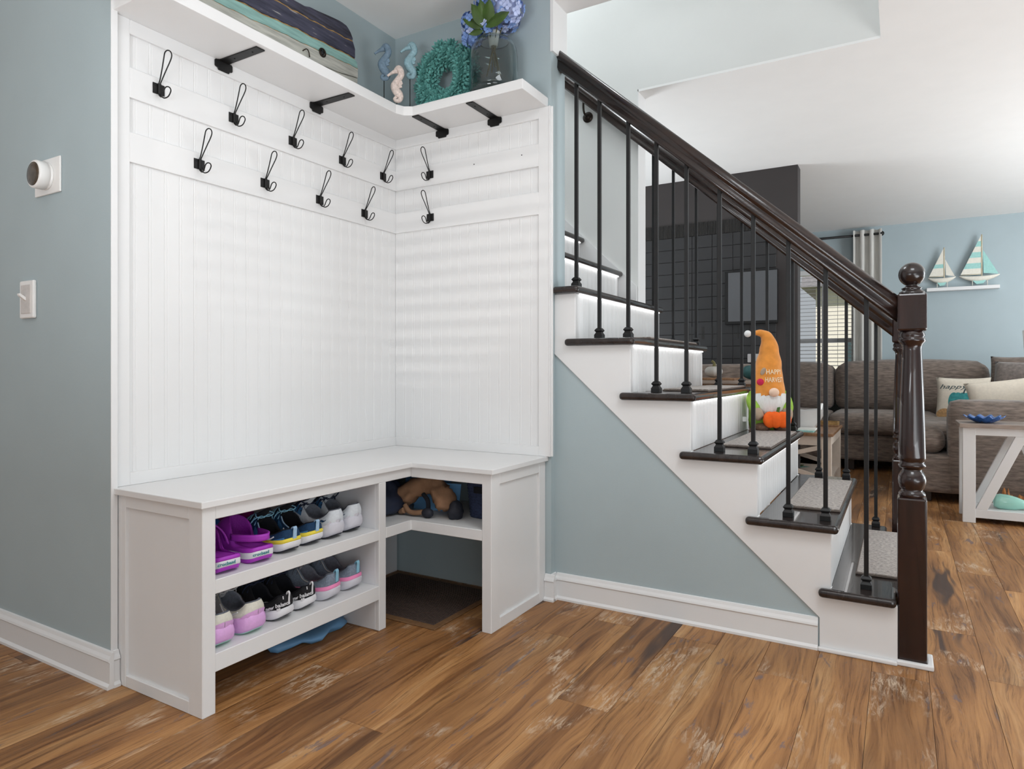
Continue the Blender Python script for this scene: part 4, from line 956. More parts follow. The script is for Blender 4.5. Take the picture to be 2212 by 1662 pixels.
def clog(x, y, ang, label, strap_back):
    r = shoe_root('clog', label, x, y, SH1, ang, 'purple clogs on the upper cubby shelf')
    s = Shoe(r, 0.250, 0.050, (0.034, 0.030), 0.050, 0.046, 0.100, 0.060, lift=0.010)
    s.c0, s.c1 = 0.46, 0.64
    s.rim = lambda t: interp([(0, 0.047), (0.06, 0.044), (0.30, 0.046), (0.40, 0.048), (0.46, 0.060), (0.52, 0.092), (0.57, 0.118), (0.61, 0.124), (0.67, 0.118), (0.77, 0.094), (0.88, 0.070), (0.95, 0.056), (1, 0.050)], t)
    s.band('outsole', 'purple', [(0, 0, 0.88), (0, 0, 0.98), (0.25, 0, 1.04), (0.40, 0, 1.05)])
    wb = s.band('white_band', 'shoewhite', [(0.36, 0, 1.06), (0.42, 0, 1.085), (0.86, 0, 1.085), (0.92, 0, 1.06)], label='white band round the sole')
    s.band('rim_band', 'purple', [(0.88, 0, 1.07), (0.98, 0, 1.09), (1.0, 0.006, 1.07), (1.0, 0.008, 1.0), (1.0, 0.006, 0.94)])
    s.upper('purple', 'purpledk')
    put('footbed', MB().rings([s.loop(lambda t: s.z1(t)+0.001, 0.95), s.loop(lambda t: s.z1(t)+0.0025, 0.90)]), 'purpledk', r, world=False)
    def sole(t):
        t = max(0, t); k = 1.087; e = -(k-1)*0.04 if t < 0.1 else 0
        return (t*s.L+e-(0.002 if t < 0.02 else 0), hwid(t)*s.W*k+(0.0012 if t > 0.004 else 0), s.z0(t)+(s.z1(t)-s.z0(t))*0.64)
    s.text('crocband', 'shoetealtext', 0.0135, -0.012, 0.5, parent=wb, sole=sole, bold=0.0002)
    ln = MB()
    pts = [sole(lerp(0.30, 0.95, i/20)) for i in range(21)]
    ln.tube([(p[0], p[1]+0.0004, p[2]) for p in pts], 0.0011, 5); q = sole(0.30); ln.tube([(q[0], q[1]+0.0006, q[2]-0.008), (q[0], q[1]+0.0006, q[2]+0.008)], 0.0009, 5)
    put('band_line', ln, 'shoetealtext', wb, world=False)
    # heel strap
    mb = MB(); rs = []
    for i in range(25):
        a = -PI/2+PI*i/24
        if strap_back:
            c = (0.095-0.098*math.cos(a), 0.047*math.sin(a), 0.070+0.004*math.cos(a)); wv = (0, 0, 1)
        else:
            c = (0.095+0.030*math.cos(a), 0.050*math.sin(a), 0.060+0.062*math.cos(a)); wv = (0.35, 0, 0.94) if False else (0.9, 0, 0.3)
        c = Vector(c); wv = Vector(wv).normalized(); nn = Vector((-math.cos(a), math.sin(a), 0)) if strap_back else Vector((0.0, math.sin(a), math.cos(a)))
        hw = 0.0105
        rs.append([c-wv*hw-nn*0.002, c-wv*hw*0.8+nn*0.0022, c-wv*0.002+nn*0.0012, c+wv*0.002+nn*0.0012, c+wv*hw*0.8+nn*0.0022, c+wv*hw-nn*0.002])
    mb.rings(rs)
    st_ = put('heel_strap', mb, 'purple', r, world=False)
    return r
clog(-1.598, 1.188, -4, 'purple clog farthest left on the upper shelf, strap folded forward', False)
clog(-1.600, 1.303, -3, 'purple clog with its strap behind the heel, beside the other clog', True)
sneaker_blue(-1.610, 1.420, 2, 'blue running shoe with yellow rim, nearer the purple clogs')
sneaker_blue(-1.620, 1.521, 3, 'blue running shoe with yellow rim, nearer the white shoes')
sneaker_white(-1.618, 1.616, 4, 'white running shoe with a dark fin mark beside the blue shoe')
sneaker_white(-1.630, 1.716, 3, 'white running shoe against the divider on the upper shelf')
sneaker_pink(-1.600, 1.168, -2, 'white and orchid running shoe half hidden by the bench corner')
sneaker_pink(-1.604, 1.280, 3, 'white and orchid running shoe beside the black sneakers')
sneaker_black(-1.610, 1.397, 8, 'black sneaker with white sole nearer the orchid shoes')
sneaker_black(-1.618, 1.497, 10, 'black sneaker with white sole nearer the grey shoes')
sneaker_grey(-1.616, 1.602, 11, 'blue-grey running shoe with pink stripe beside the black sneaker')
sneaker_grey(-1.626, 1.711, 7, 'blue-grey running shoe with pink stripe against the divider')

# ------------------------------------------------------------------ the rest of the cubbies
def blob(c, r, amp=0.15, freq=18, seed=0.0, seg=28, ring=18, flat=None):
    mb = MB().sphere((0, 0, 0), 1.0, seg, ring); rr_ = r if isinstance(r, (tuple, list)) else (r, r, r)
    def f(v):
        n = v.normalized(); q = Vector((n.x*rr_[0], n.y*rr_[1], n.z*rr_[2]))
        d = 1+amp*noise.noise(q*freq+Vector((seed, seed*1.7, 0)))+amp*0.5*noise.noise(q*freq*2.3+Vector((0, seed, 5)))
        p = q*d
        if flat is not None and p.z < flat: p.z = flat+(p.z-flat)*0.08
        return p+Vector(c)
    return mb.map(f)
tag(centre(put('magenta_pouch', blob((-1.925, 1.415, 0.435), (0.042, 0.10, 0.062), 0.25, 22, 2.0, flat=-0.0772), 'magenta')), 'magenta sparkly mesh pouch behind the blue running shoes', 'pouch')
bb = thing('blue_toy', 'bright blue lumpy plastic thing behind the purple clogs', 'toy', (-1.86, 1.275, SH1))
put('lobes', MB().sphere((-1.85, 1.25, 0.425), 0.034).sphere((-1.85, 1.285, 0.440), 0.030).sphere((-1.86, 1.315, 0.428), 0.030).sphere((-1.86, 1.265, 0.385), 0.028).sphere((-1.86, 1.30, 0.386), 0.0285), 'cobalt', bb)
put('leg', MB().lathe([(0.02, 0.0003), (0.018, 0.01), (0.014, 0.04)], (-1.86, 1.282, SH1), 12), 'cobalt', bb)
tag(centre(put('rain_poncho', blob((-1.79, 1.645, 0.012), (0.10, 0.165, 0.024), 0.35, 14, 4.0, flat=-0.0118), 'bluefold')), 'light blue folded rain poncho on the floor under the shoe shelves', 'poncho')
fm_ = thing('floor_mat', 'dark ribbed mat with brown border on the floor under the corner shelf', 'mat', (-1.7, 2.08, 0))
put('border', B(-1.97, -1.415, 1.875, 2.335, 0.0006, 0.005), 'ribedge', fm_, bevel=0.002)
put('ribbed_pad', B(-1.945, -1.44, 1.905, 2.31, 0.003, 0.0062), 'rib', fm_, bevel=0.001)
rib = MB()
for i in range(42): rib.box(-1.943, -1.442, 1.908+i*0.0096, 1.913+i*0.0096, 0.006, 0.0078)
put('ribs', rib, 'rib', fm_, kind='stuff')
# corner cubby: jacket, folders, suede bag, camera pouch, basket
tag(centre(put('jacket', blob((-1.745, 1.955, 0.425), (0.085, 0.125, 0.085), 0.32, 13, 7.0, 40, 26, flat=-0.0676), 'navycloth')), 'dark navy jacket bundled at the left of the corner cubby', 'jacket')
for i, (lab, y, x, a) in enumerate((('light blue folder leaning behind the brown bag', 2.20, -1.70, 0.35), ('light blue folder under the brown bag arch', 2.13, -1.60, 0.15))):
    f = put('folder', MB().box(-0.10, 0.10, -0.003, 0.003, 0, 0.145 if i == 0 else 0.11), 'bluefold', None, bevel=0.001)
    f.location = (x, y, SH1+0.0006); f.rotation_euler = (-0.25, 0, a); tag(f, lab, 'folder')
bag = thing('suede_bag', 'brown suede bag slumped in an arch inside the corner cubby', 'bag', (-1.57, 2.06, SH1))
ar = spline([(-1.690, 2.03, 0.400), (-1.668, 2.04, 0.436), (-1.62, 2.055, 0.462), (-1.565, 2.065, 0.468), (-1.525, 2.065, 0.445), (-1.500, 2.06, 0.410), (-1.497, 2.055, 0.382)], 5)
nb_ = len(ar)
mb = MB().tube(ar, [interp([(0, 0.030), (0.12, 0.042), (0.35, 0.036), (0.6, 0.036), (0.8, 0.044), (0.93, 0.042), (1, 0.024)], i/(nb_-1)) for i in range(nb_)], 16)
mb.map(lambda v: v+Vector((0.3, -1, 0.6))*0.022*noise.noise(v*26)+Vector((0.6, 0.4, 1))*0.010*noise.noise(v*60))
put('body', mb, 'brown', bag)
put('flap', MB().tube(spline([(-1.655, 2.005, 0.397), (-1.632, 2.0, 0.376), (-1.60, 2.0, 0.372), (-1.565, 2.01, 0.378)], 5), 0.010, 8), 'brown', bag)
put('strap', MB().tube(spline([(-1.585, 2.03, 0.44), (-1.556, 2.02, 0.42), (-1.553, 2.02, 0.388), (-1.556, 2.02, 0.372)], 5), 0.0085, 8), 'darklining', bag, label='black strap')
put('buckle', MB().sphere((-1.545, 2.005, 0.3765), (0.026, 0.018, 0.019), 12, 8), 'rubber', bag, label='black buckle knob')
put('lining_edge', MB().tube(spline([(-1.685, 2.01, 0.385), (-1.672, 2.0, 0.372), (-1.65, 1.995, 0.378)], 4), 0.012, 8), 'brown', bag)
tag(centre(put('pouch', blob((-1.445, 2.05, 0.388), (0.026, 0.035, 0.040), 0.2, 40, 3.0, flat=-0.0303), 'rubber')), 'small black pouch between the brown bag and the navy basket', 'pouch')
bk = thing('basket', 'navy woven basket in the right end of the corner cubby', 'basket', (-1.36, 2.165, SH1))
prof = [(0.052, 0.0006), (0.068, 0.004), (0.074, 0.02), (0.080, 0.10), (0.083, 0.145), (0.079, 0.149), (0.075, 0.144), (0.07, 0.02), (0.05, 0.01)]
mb = MB(); rs = []
for i in range(27):
    z = 0.0006+i*0.0057; w = 0.070+0.013*(z/0.149)+(0.0018 if i % 2 else 0); rs.append([(-1.36+w*(abs(math.cos(a))**0.6)*math.copysign(1, math.cos(a)), 2.165+w*1.0*(abs(math.sin(a))**0.6)*math.copysign(1, math.sin(a)), SH1+z) for a in [2*PI*j/40 for j in range(40)]])
put('woven_body', mb.rings(rs), 'basket', bk)
put('handle_hole', MB().box(-1.385, -1.335, 2.0775, 2.082, 0.455, 0.480), 'darklining', bk, bevel=0.004, label='dark handle slot')

# ------------------------------------------------------------------ plush gnome on the third tread
T3 = RISE*3+0.0008
GX, GY = -0.545, 3.352
gn = thing('plush_gnome', 'plush gnome with orange pointed hat holding a pumpkin on the third tread', 'plush toy', (GX, GY, T3), 0.47)
# local frame: +x right as seen, -y towards the viewer
def gp(name, mb, m, par=None, label=None, **k): return put(name, mb, m, par or gn, world=False, label=label, **k)
bd = gp('body', MB().rings([[(rx*math.cos(a)-0.005, ry*math.sin(a)+0.01, z) for a in [2*PI*j/24 for j in range(24)]] for rx, ry, z in ((0.05, 0.04, 0.002), (0.074, 0.060, 0.012), (0.082, 0.066, 0.05), (0.078, 0.062, 0.11), (0.068, 0.055, 0.17), (0.054, 0.045, 0.22), (0.03, 0.03, 0.24))]), 'gn_green')
for sg in (-1, 1):
    gp('boot', MB().sphere((sg*0.045, -0.055, 0.022), (0.036, 0.048, 0.0215), 16, 10), 'gn_boot')
    am = gp('arm', MB().tube(spline([(sg*0.062, 0.0, 0.180), (sg*0.077, -0.018, 0.145), (sg*0.076, -0.046, 0.110), (sg*0.066, -0.064, 0.088)], 5), [0.026, 0.028, 0.029, 0.029, 0.029, 0.029, 0.028, 0.028, 0.027, 0.027, 0.026, 0.025, 0.024, 0.023, 0.022, 0.020], 12), 'gn_green')
    gp('mitten', MB().tube(spline([(sg*0.070, -0.056, 0.100), (sg*0.066, -0.074, 0.082), (sg*0.058, -0.086, 0.066)], 5), [0.023, 0.024, 0.025, 0.025, 0.025, 0.025, 0.024, 0.023, 0.022, 0.020, 0.014], 12), 'gn_taupe', am)
def beard(u, v):
    a = (v-0.5)*2; z = lerp(0.186-0.017*a*a, 0.072, u); w = interp([(0, 0.070), (0.3, 0.076), (0.7, 0.062), (1, 0.030)], u)
    return (a*w, -0.046-0.030*math.cos(a*PI/2)*math.sin(PI*min(1, 0.25+u*0.6))-0.0015*math.sin(a*22+u*3), z-0.010*(1-a*a)*u+0.012*a*a*(1-u))
gp('beard', MB().grid(beard, 16, 24), 'gn_beard', fix=False)
gp('nose', MB().sphere((0.002, -0.084, 0.188), (0.023, 0.019, 0.021), 18, 12), 'gn_nose')
# hat: loft along a bending spine
hat_c = [((0.0, 0.0, 0.178), 0.079), ((0, 0, 0.20), 0.078), ((0.0, 0.0, 0.25), 0.070), ((0.004, 0.0, 0.32), 0.058), ((0.006, 0, 0.38), 0.046), ((0.004, 0, 0.42), 0.037), ((-0.008, 0, 0.452), 0.027), ((-0.03, 0, 0.468), 0.0175), ((-0.055, 0, 0.470), 0.012), ((-0.082, 0, 0.466), 0.008)]
def hat_r(z): return interp([(0.178, 0.079), (0.20, 0.078), (0.25, 0.070), (0.32, 0.058), (0.38, 0.046)], z)
cs = spline([c for c, r in hat_c], 4); nr = len(cs)
rad = [interp([(i*4, r) for i, (c, r) in enumerate(hat_c)], i) for i in range(nr)]
mb = MB(); rs = []
for i, p in enumerate(cs):
    t = (cs[min(i+1, nr-1)]-cs[max(i-1, 0)]).normalized(); b = Vector((0, 1, 0)); n_ = b.cross(t)
    wob = 1+0.03*math.sin(i*1.1)*(1 if i > 10 else 0)
    rs.append([p+(n_*math.cos(2*PI*j/28)+b*math.sin(2*PI*j/28)*0.92)*rad[i]*wob+Vector((0, 0, -0.016*max(0, 1-i/5)*abs(math.cos(2*PI*j/28)))) for j in range(28)])
ht = gp('hat', mb.rings(rs), 'gn_orange')
gp('pompom', MB().sphere((-0.094, 0, 0.466), 0.0165, 16, 12), 'gn_beard', ht, label='white pompom on the hat tip')
gp('leaf_patch', MB().sphere((0, 0, 0), (0.011, 0.003, 0.019), 12, 8).map(lambda v: Matrix.Rotation(0.5, 3, 'Y') @ v+Vector((-0.038, -0.052, 0.286))), 'gn_taupe', ht, label='grey leaf patch')
gp('rose_patch', MB().sphere((-0.052, -0.056, 0.236), (0.017, 0.006, 0.016), 12, 8), 'gn_rose', ht, label='crimson flower patch')
for txt, z, size, x0 in (('HAPPY', 0.284, 0.032, 0.014), ('HARVEST', 0.247, 0.032, 0.014)):
    vs_, fs_, wd = text_verts(txt, size, 0, depth=0.0012, bold=0.0002)
    sc_ = (0.080 if txt == 'HAPPY' else 0.092)/wd
    out = []
    for x, y, d in vs_:
        zz = z+(y-size*0.35)*1.0; R_ = hat_r(zz)*1.0; a = (x-wd/2)*sc_/R_+x0/R_
        out.append((R_*math.sin(a), -(R_*0.92+0.0012+d)*math.cos(a), zz))
    gp('lettering', MB().add(out, fs_), 'gn_thread', ht, label='cream stitched lettering', fix=False)
pk = MB()
for k in range(7):
    a = k*2*PI/7; pk.sphere((0.010+0.036*math.cos(a), -0.100+0.012*math.sin(a), 0.062), (0.030, 0.018, 0.038), 12, 8)
pp = gp('pumpkin', pk, 'gn_pumpkin', label='bright orange felt pumpkin in its hands')
gp('pumpkin_stem', MB().prism([(-0.006, 0), (0.006, 0), (0.012, 0.028), (0.0, 0.026)], -0.006, 0.006, 'y').map(lambda v: v+Vector((0.012, -0.100, 0.093))), 'gn_stem', pp, bevel=0.002)
gp('care_tag', B(-0.118, -0.098, 0.005, 0.0065, 0.045, 0.068), 'whiteplastic')

# ------------------------------------------------------------------ living room
def cushion(name, x0, x1, y0, y1, z0, z1, m, parent, r=0.05, puff=0.0, label=None, world=True, rot=None):
    mb = MB(); nx, ny, nz = 14, 14, 8
    def face(o, a, b, na, nb2):
        mb.grid(lambda i, j: (Vector(o)+Vector(a)*i+Vector(b)*j), na, nb2)
    face((-1, -1, -1), (2, 0, 0), (0, 2, 0), nx, ny); face((-1, -1, 1), (2, 0, 0), (0, 2, 0), nx, ny)
    face((-1, -1, -1), (2, 0, 0), (0, 0, 2), nx, nz); face((-1, 1, -1), (2, 0, 0), (0, 0, 2), nx, nz)
    face((-1, -1, -1), (0, 2, 0), (0, 0, 2), ny, nz); face((1, -1, -1), (0, 2, 0), (0, 0, 2), ny, nz)
    h = Vector(((x1-x0)/2, (y1-y0)/2, (z1-z0)/2)); c = Vector(((x0+x1)/2, (y0+y1)/2, (z0+z1)/2)); rr_ = min(r, h.x, h.y, h.z)
    def f(v):
        p = Vector((v.x*h.x, v.y*h.y, v.z*h.z)); q = Vector([max(-h[i]+rr_, min(h[i]-rr_, p[i])) for i in range(3)])
        d = p-q
        # pull the edge grid lines towards the rounded border
        p = q+d.normalized()*rr_ if d.length > 1e-6 else p
        if puff:
            k = (1-v.x*v.x)*(1-v.y*v.y); p.z += puff*k*(1 if v.z > 0 else -0.2)*(abs(v.z) > 0.3)
            k2 = (1-v.x*v.x)*(1-v.z*v.z); p.y += -puff*k2*(abs(v.y) > 0.3)*(1 if v.y < 0 else -0.3)
        p = p+Vector((1, 1, 1))*0.004*noise.noise((p+c)*9)
        return (rot @ p if rot is not None else p)+c
    mb.map(f); o = put(name, mb, m, parent, world=world, label=label)
    bm = bmesh.new(); bm.from_mesh(o.data); bmesh.ops.remove_doubles(bm, verts=bm.verts, dist=0.0008); bmesh.ops.recalc_face_normals(bm, faces=bm.faces); bm.to_mesh(o.data); bm.free()
    for p in o.data.polygons: p.use_smooth = True
    return o
so = thing('sectional_sofa', 'taupe woven sectional sofa in the corner under the window', 'sofa', (-0.3, 7.2, 0))
cushion('base', -2.2, 0.98, 6.80, 7.88, 0.09, 0.335, 'sofa', so, 0.025)
cushion('base', 0.05, 1.15, 5.43, 6.80, 0.065, 0.335, 'sofa', so, 0.025)
cushion('seat_cushion', -2.1, -0.58, 6.72, 7.6, 0.335, 0.52, 'sofa', so, 0.06, 0.02)
cushion('seat_cushion', -0.575, 0.30, 6.72, 7.6, 0.335, 0.52, 'sofa', so, 0.06, 0.02)
cushion('seat_cushion', 0.02, 1.0, 5.66, 6.71, 0.335, 0.52, 'sofa', so, 0.07, 0.02)
cushion('seat_cushion_end', 0.02, 0.275, 5.44, 5.72, 0.335, 0.515, 'sofa', so, 0.08, 0.01)
cushion('backrest', -2.15, -0.58, 7.42, 7.88, 0.50, 0.985, 'sofa', so, 0.10, 0.03)
cushion('backrest', -0.575, 0.72, 7.42, 7.88, 0.50, 0.995, 'sofa', so, 0.12, 0.03)
cushion('backrest', 0.90, 1.3, 5.66, 7.85, 0.45, 0.90, 'sofa', so, 0.10, 0.03)
cushion('armrest', 0.285, 1.3, 5.40, 5.66, 0.065, 0.712, 'sofa', so, 0.06)
for x, y in ((-0.4, 6.88), (0.15, 5.52), (0.95, 5.52), (-1.6, 6.88), (-0.4, 7.8), (0.15, 6.7)):
    put('foot', B(x-0.04, x+0.04, y-0.04, y+0.04, 0.0005, 0.10), 'dark', so, bevel=0.004)
def pillow(name, label, cat, c, w, h, th, m, tilt, yaw, roll=0.0, group='throw pillows on the sofa corner'):
    t = thing(name, label, cat, c, 0, group)
    R_ = Matrix.Rotation(yaw, 3, 'Z') @ Matrix.Rotation(tilt, 3, 'X') @ Matrix.Rotation(roll, 3, 'Y')
    def P(u, v, s, off=0.0):
        a = 2*u-1; b = 2*v-1; k = max(0, (1-a*a)*(1-b*b))**0.42
        x = a*w/2*(1-0.07*(1-b*b)); z = b*h/2*(1-0.07*(1-a*a)); y = s*(th/2*k+off)
        return R_ @ Vector((x, y, z))
    t['pf'] = 0
    mb = MB()
    for s in (-1, 1): mb.grid(lambda u, v, s=s: P(u, v, s), 16, 16)
    o = put('cover', mb, m, t, world=False)
    bm = bmesh.new(); bm.from_mesh(o.data); bmesh.ops.remove_doubles(bm, verts=bm.verts, dist=0.0004); bmesh.ops.recalc_face_normals(bm, faces=bm.faces); bm.to_mesh(o.data); bm.free()
    del t['pf']
    return t, o, P, R_
t, o, P, R_ = pillow('throw_pillow', 'cream pillow printed with happy fall and a teal pumpkin', 'pillow', (0.47, 6.93, 0.665), 0.40, 0.40, 0.13, 'cream', -0.32, -0.12)
vs_, fs_, wd = text_verts('happy fall', 0.062, 0.4, depth=0.0004)
put('lettering', MB().add([tuple(P(0.06+x/wd*0.86, 0.78+(y-0.03)/0.40, -1, 0.0015+z)) for x, y, z in vs_], fs_), 'ink', o, world=False, fix=False, label='dark script lettering')
pm = MB()
for k, (dx, wx) in enumerate(((-0.16, 0.11), (-0.08, 0.12), (0.02, 0.13), (0.11, 0.12), (0.18, 0.10))):
    pm.grid(lambda u, v, dx=dx, wx=wx: P(0.50+dx+wx*math.cos(2*PI*u)*(v), 0.40+0.21*math.sin(2*PI*u)*v, -1, 0.0022+0.0035*(1-v)), 18, 3)
put('pumpkin_print', pm, 'teal', o, world=False, fix=False, label='teal printed pumpkin')
put('stem_print', MB().grid(lambda u, v: P(0.52+0.05*u+0.03*(v-0.5), 0.58+0.15*u, -1, 0.003), 6, 2), 'ink', o, world=False, fix=False)
put('leaf_print', MB().grid(lambda u, v: P(0.15+0.14*math.cos(2*PI*u)*v, 0.14+0.10*math.sin(2*PI*u)*v, -1, 0.0022), 14, 2).grid(lambda u, v: P(0.62+0.12*math.cos(2*PI*u)*v, 0.10+0.08*math.sin(2*PI*u)*v, -1, 0.0028), 14, 2), 'tan', o, world=False, fix=False)
pillow('throw_pillow', 'plain cream pillow leaning on the sofa arm in front of the printed pillow', 'pillow', (0.70, 5.95, 0.695), 0.54, 0.34, 0.15, 'cream', -0.30, -0.10, -0.16)
pillow('throw_pillow', 'rumpled grey plush pillow behind the plain cream pillow', 'pillow', (0.92, 7.0, 0.80), 0.50, 0.44, 0.16, 'plushgrey', -0.5, -0.35)
pillow('throw_pillow', 'dark brown pillow with its corner up, topmost behind the grey plush pillow', 'pillow', (0.86, 7.30, 0.88), 0.34, 0.34, 0.12, 'sofa', -0.3, -0.3)

# console table with X ends
ct = thing('console_table', 'white console table with grey top and crossed braces', 'table', (0.95, 5.0, 0))
CX0, CX1, CY0, CY1 = 0.328, 1.60, 4.83, 5.13
put('table_top', B(CX0-0.018, CX1+0.02, CY0-0.025, CY1+0.02, 0.573, 0.596), 'tabletop', ct, bevel=0.002)
for x in (CX0, CX1-0.065):
    for y in (CY0, CY1-0.04): put('leg', B(x, x+0.065, y, y+0.04, 0.0005, 0.573), 'white', ct, bevel=0.002)
for y in (CY0+0.003, CY1-0.035): put('apron', B(CX0+0.065, CX1-0.065, y, y+0.03, 0.527, 0.573), 'white', ct, bevel=0.0015)
put('lower_shelf', B(CX0+0.02, CX1-0.02, CY0+0.004, CY1-0.004, 0.032, 0.082), 'white', ct, bevel=0.002)
def brace(x0, z0, x1, z1, y, th=0.052):
    d = Vector((x1-x0, z1-z0)).normalized(); n = Vector((-d.y, d.x))*th/2
    put('brace', MB().prism([(x0-n.x*0, z0), (x0+th*1.1, z0), (x1+th*1.1, z1), (x1, z1)], y, y+0.03, 'y'), 'white', ct, bevel=0.0015)
for y in (CY0+0.004, CY1-0.036):
    brace(0.393, 0.082, 0.585, 0.527, y); brace(0.80, 0.082, 0.60, 0.527, y+0.0006 if y < 4.9 else y-0.0006)
ds = thing('scalloped_dish', 'cobalt blue scalloped glass dish on the console table', 'dish', (0.445, 4.95, 0.596))
mb = MB(); rs = []
for r, h in ((0.035, 0.0006), (0.045, 0.003), (0.075, 0.018), (0.100, 0.034), (0.104, 0.040), (0.098, 0.038), (0.07, 0.022), (0.04, 0.008)):
    rs.append([(0.445+r*(1+0.07*math.sin(12*a)*(r/0.1)**2)*math.cos(a), 4.95+r*(1+0.07*math.sin(12*a)*(r/0.1)**2)*math.sin(a), 0.596+h+0.007*math.sin(12*a)*(r/0.1)**3) for a in [2*PI*j/72 for j in range(72)]])
put('bowl', mb.rings(rs), 'bluedish', ds)
gl = thing('glass_bottle', 'mint green glass bottle lying on the lower shelf of the console table', 'bottle', (0.60, 4.94, 0.082))
mb = MB().lathe([(0.01, 0.0), (0.036, 0.006), (0.046, 0.03), (0.046, 0.075), (0.040, 0.11), (0.028, 0.15), (0.018, 0.19), (0.016, 0.24), (0.02, 0.245), (0.02, 0.262), (0.012, 0.263)], (0, 0, 0), 24, 'x')
R_ = Matrix.Rotation(0.10, 3, 'Y') @ Matrix.Rotation(0.12, 3, 'Z')
put('bottle_body', mb.map(lambda v: R_ @ v+Vector((0.487, 4.93, 0.130))), 'mint', gl)
pt = thing('dried_leaves', 'bunch of rust dried leaves with teal bits behind the mint bottle', 'dried flowers', (0.62, 5.02, 0.082))
for k in range(9):
    c = Vector((0.545+0.028*k+rr.uniform(-.01, .01), 5.03+rr.uniform(-.02, .02), 0.115+rr.uniform(0, .06))); a = rr.uniform(0, 6)
    put('leaf', MB().grid(lambda u, v: c+Vector((0.035*(u-0.5)*math.cos(a), 0.02*(v-0.5), 0.045*(v-0.5)*math.sin(PI*u)+0.012*math.sin(u*5+a))), 6, 4), 'teal' if k in (5, 8) else 'rust', pt, fix=False)
put('stalks', MB().tube([(0.53, 5.03, 0.088), (0.66, 5.03, 0.092), (0.80, 5.02, 0.10)], 0.0055, 6), 'rust', pt)
# lamp with white shade standing on the console's right part, its shade just enters the frame
lp = thing('table_lamp', 'white lampshade at the right edge, above the console table', 'lamp', (0.775, 5.0, 0.5965))
put('lamp_base', MB().lathe([(0.06, 0.0005), (0.06, 0.012), (0.02, 0.03), (0.045, 0.10), (0.05, 0.16), (0.02, 0.25), (0.012, 0.30), (0.012, 0.42), (0.03, 0.43)], (0.788, 5.0, 0.596), 24), 'whiteplastic', lp)
put('lamp_shade', MB().lathe([(0.136, 0.345), (0.150, 0.560), (0.148, 0.560), (0.134, 0.345)], (0.788, 5.0, 0.596), 32), 'whiteplastic', lp)

# coffee table with crossed sides
cf = thing('coffee_table', 'cream coffee table with brown top and crossed side braces', 'table', (-0.75, 5.7, 0))
TX0, TX1, TY0, TY1 = -1.35, -0.425, 5.26, 6.15
put('table_top', B(TX0-0.01, TX1+0.012, TY0-0.015, TY1+0.015, 0.438, 0.460), 'tabletop2', cf, bevel=0.003)
for x in (TX0, TX1-0.065):
    for y in (TY0, TY1-0.065): put('leg', B(x, x+0.065, y, y+0.065, 0.0005, 0.438), 'tablecream', cf, bevel=0.002)
put('apron', B(TX0+0.065, TX1-0.065, TY0+0.004, TY0+0.03, 0.37, 0.438), 'tablecream', cf)
put('apron', B(TX1-0.03, TX1-0.004, TY0+0.065, TY1-0.065, 0.37, 0.438), 'tablecream', cf)
put('lower_shelf', B(TX0+0.01, TX1-0.01, TY0+0.01, TY1-0.01, 0.10, 0.12), 'tablecream', cf)
def cb(x0, z0, x1, z1, y, m='tablecream'):
    d = Vector((x1-x0, 0, z1-z0)).normalized(); n = Vector((-d.z, 0, d.x))*0.016
    put('brace', MB().prism([(x0-n.x, z0-n.z), (x1-n.x, z1-n.z), (x1+n.x, z1+n.z), (x0+n.x, z0+n.z)], y, y+0.02, 'y'), m, cf, bevel=0.001)
cb(TX0+0.06, 0.13, TX1-0.06, 0.36, TY0+0.008); cb(TX0+0.06, 0.36, TX1-0.06, 0.13, TY0+0.010)
cb(TX0+0.06, 0.13, TX1-0.06, 0.36, TY1-0.03); cb(TX0+0.06, 0.36, TX1-0.06, 0.13, TY1-0.032)
bn_ = thing('white_caddy', 'white flared caddy with cut-out handle on the coffee table', 'caddy', (-0.66, 5.62, 0.46))
mb = MB(); rs = []
for z, wx, wy in ((0.0005, 0.085, 0.13), (0.06, 0.12, 0.14), (0.14, 0.17, 0.15)):
    rs.append([(-0.66+wx*c, 5.62+wy*s_, 0.46+z+(0.02*abs(c) if z > 0.1 else 0)) for c, s_ in ((-1, -1), (0, -1), (1, -1), (1, 0), (1, 1), (0, 1), (-1, 1), (-1, 0))])
rs += [[(-0.66+(x+0.66)*0.95, 5.62+(y-5.62)*0.95, z) for x, y, z in rs[2]], [(-0.66+(x+0.66)*0.9, 5.62+(y-5.62)*0.92, z+0.01) for x, y, z in rs[0]]]
put('tub', mb.rings(rs, smooth=False), 'whiteplastic', bn_)
put('handle', MB().tube(spline([(-0.525, 5.55, 0.595), (-0.52, 5.57, 0.640), (-0.52, 5.62, 0.652), (-0.52, 5.67, 0.640), (-0.525, 5.69, 0.595)], 4), 0.011, 8), 'whiteplastic', bn_)
put('handle', MB().tube(spline([(-0.795, 5.55, 0.595), (-0.80, 5.57, 0.640), (-0.80, 5.62, 0.652), (-0.80, 5.67, 0.640), (-0.795, 5.69, 0.595)], 4), 0.011, 8), 'whiteplastic', bn_)
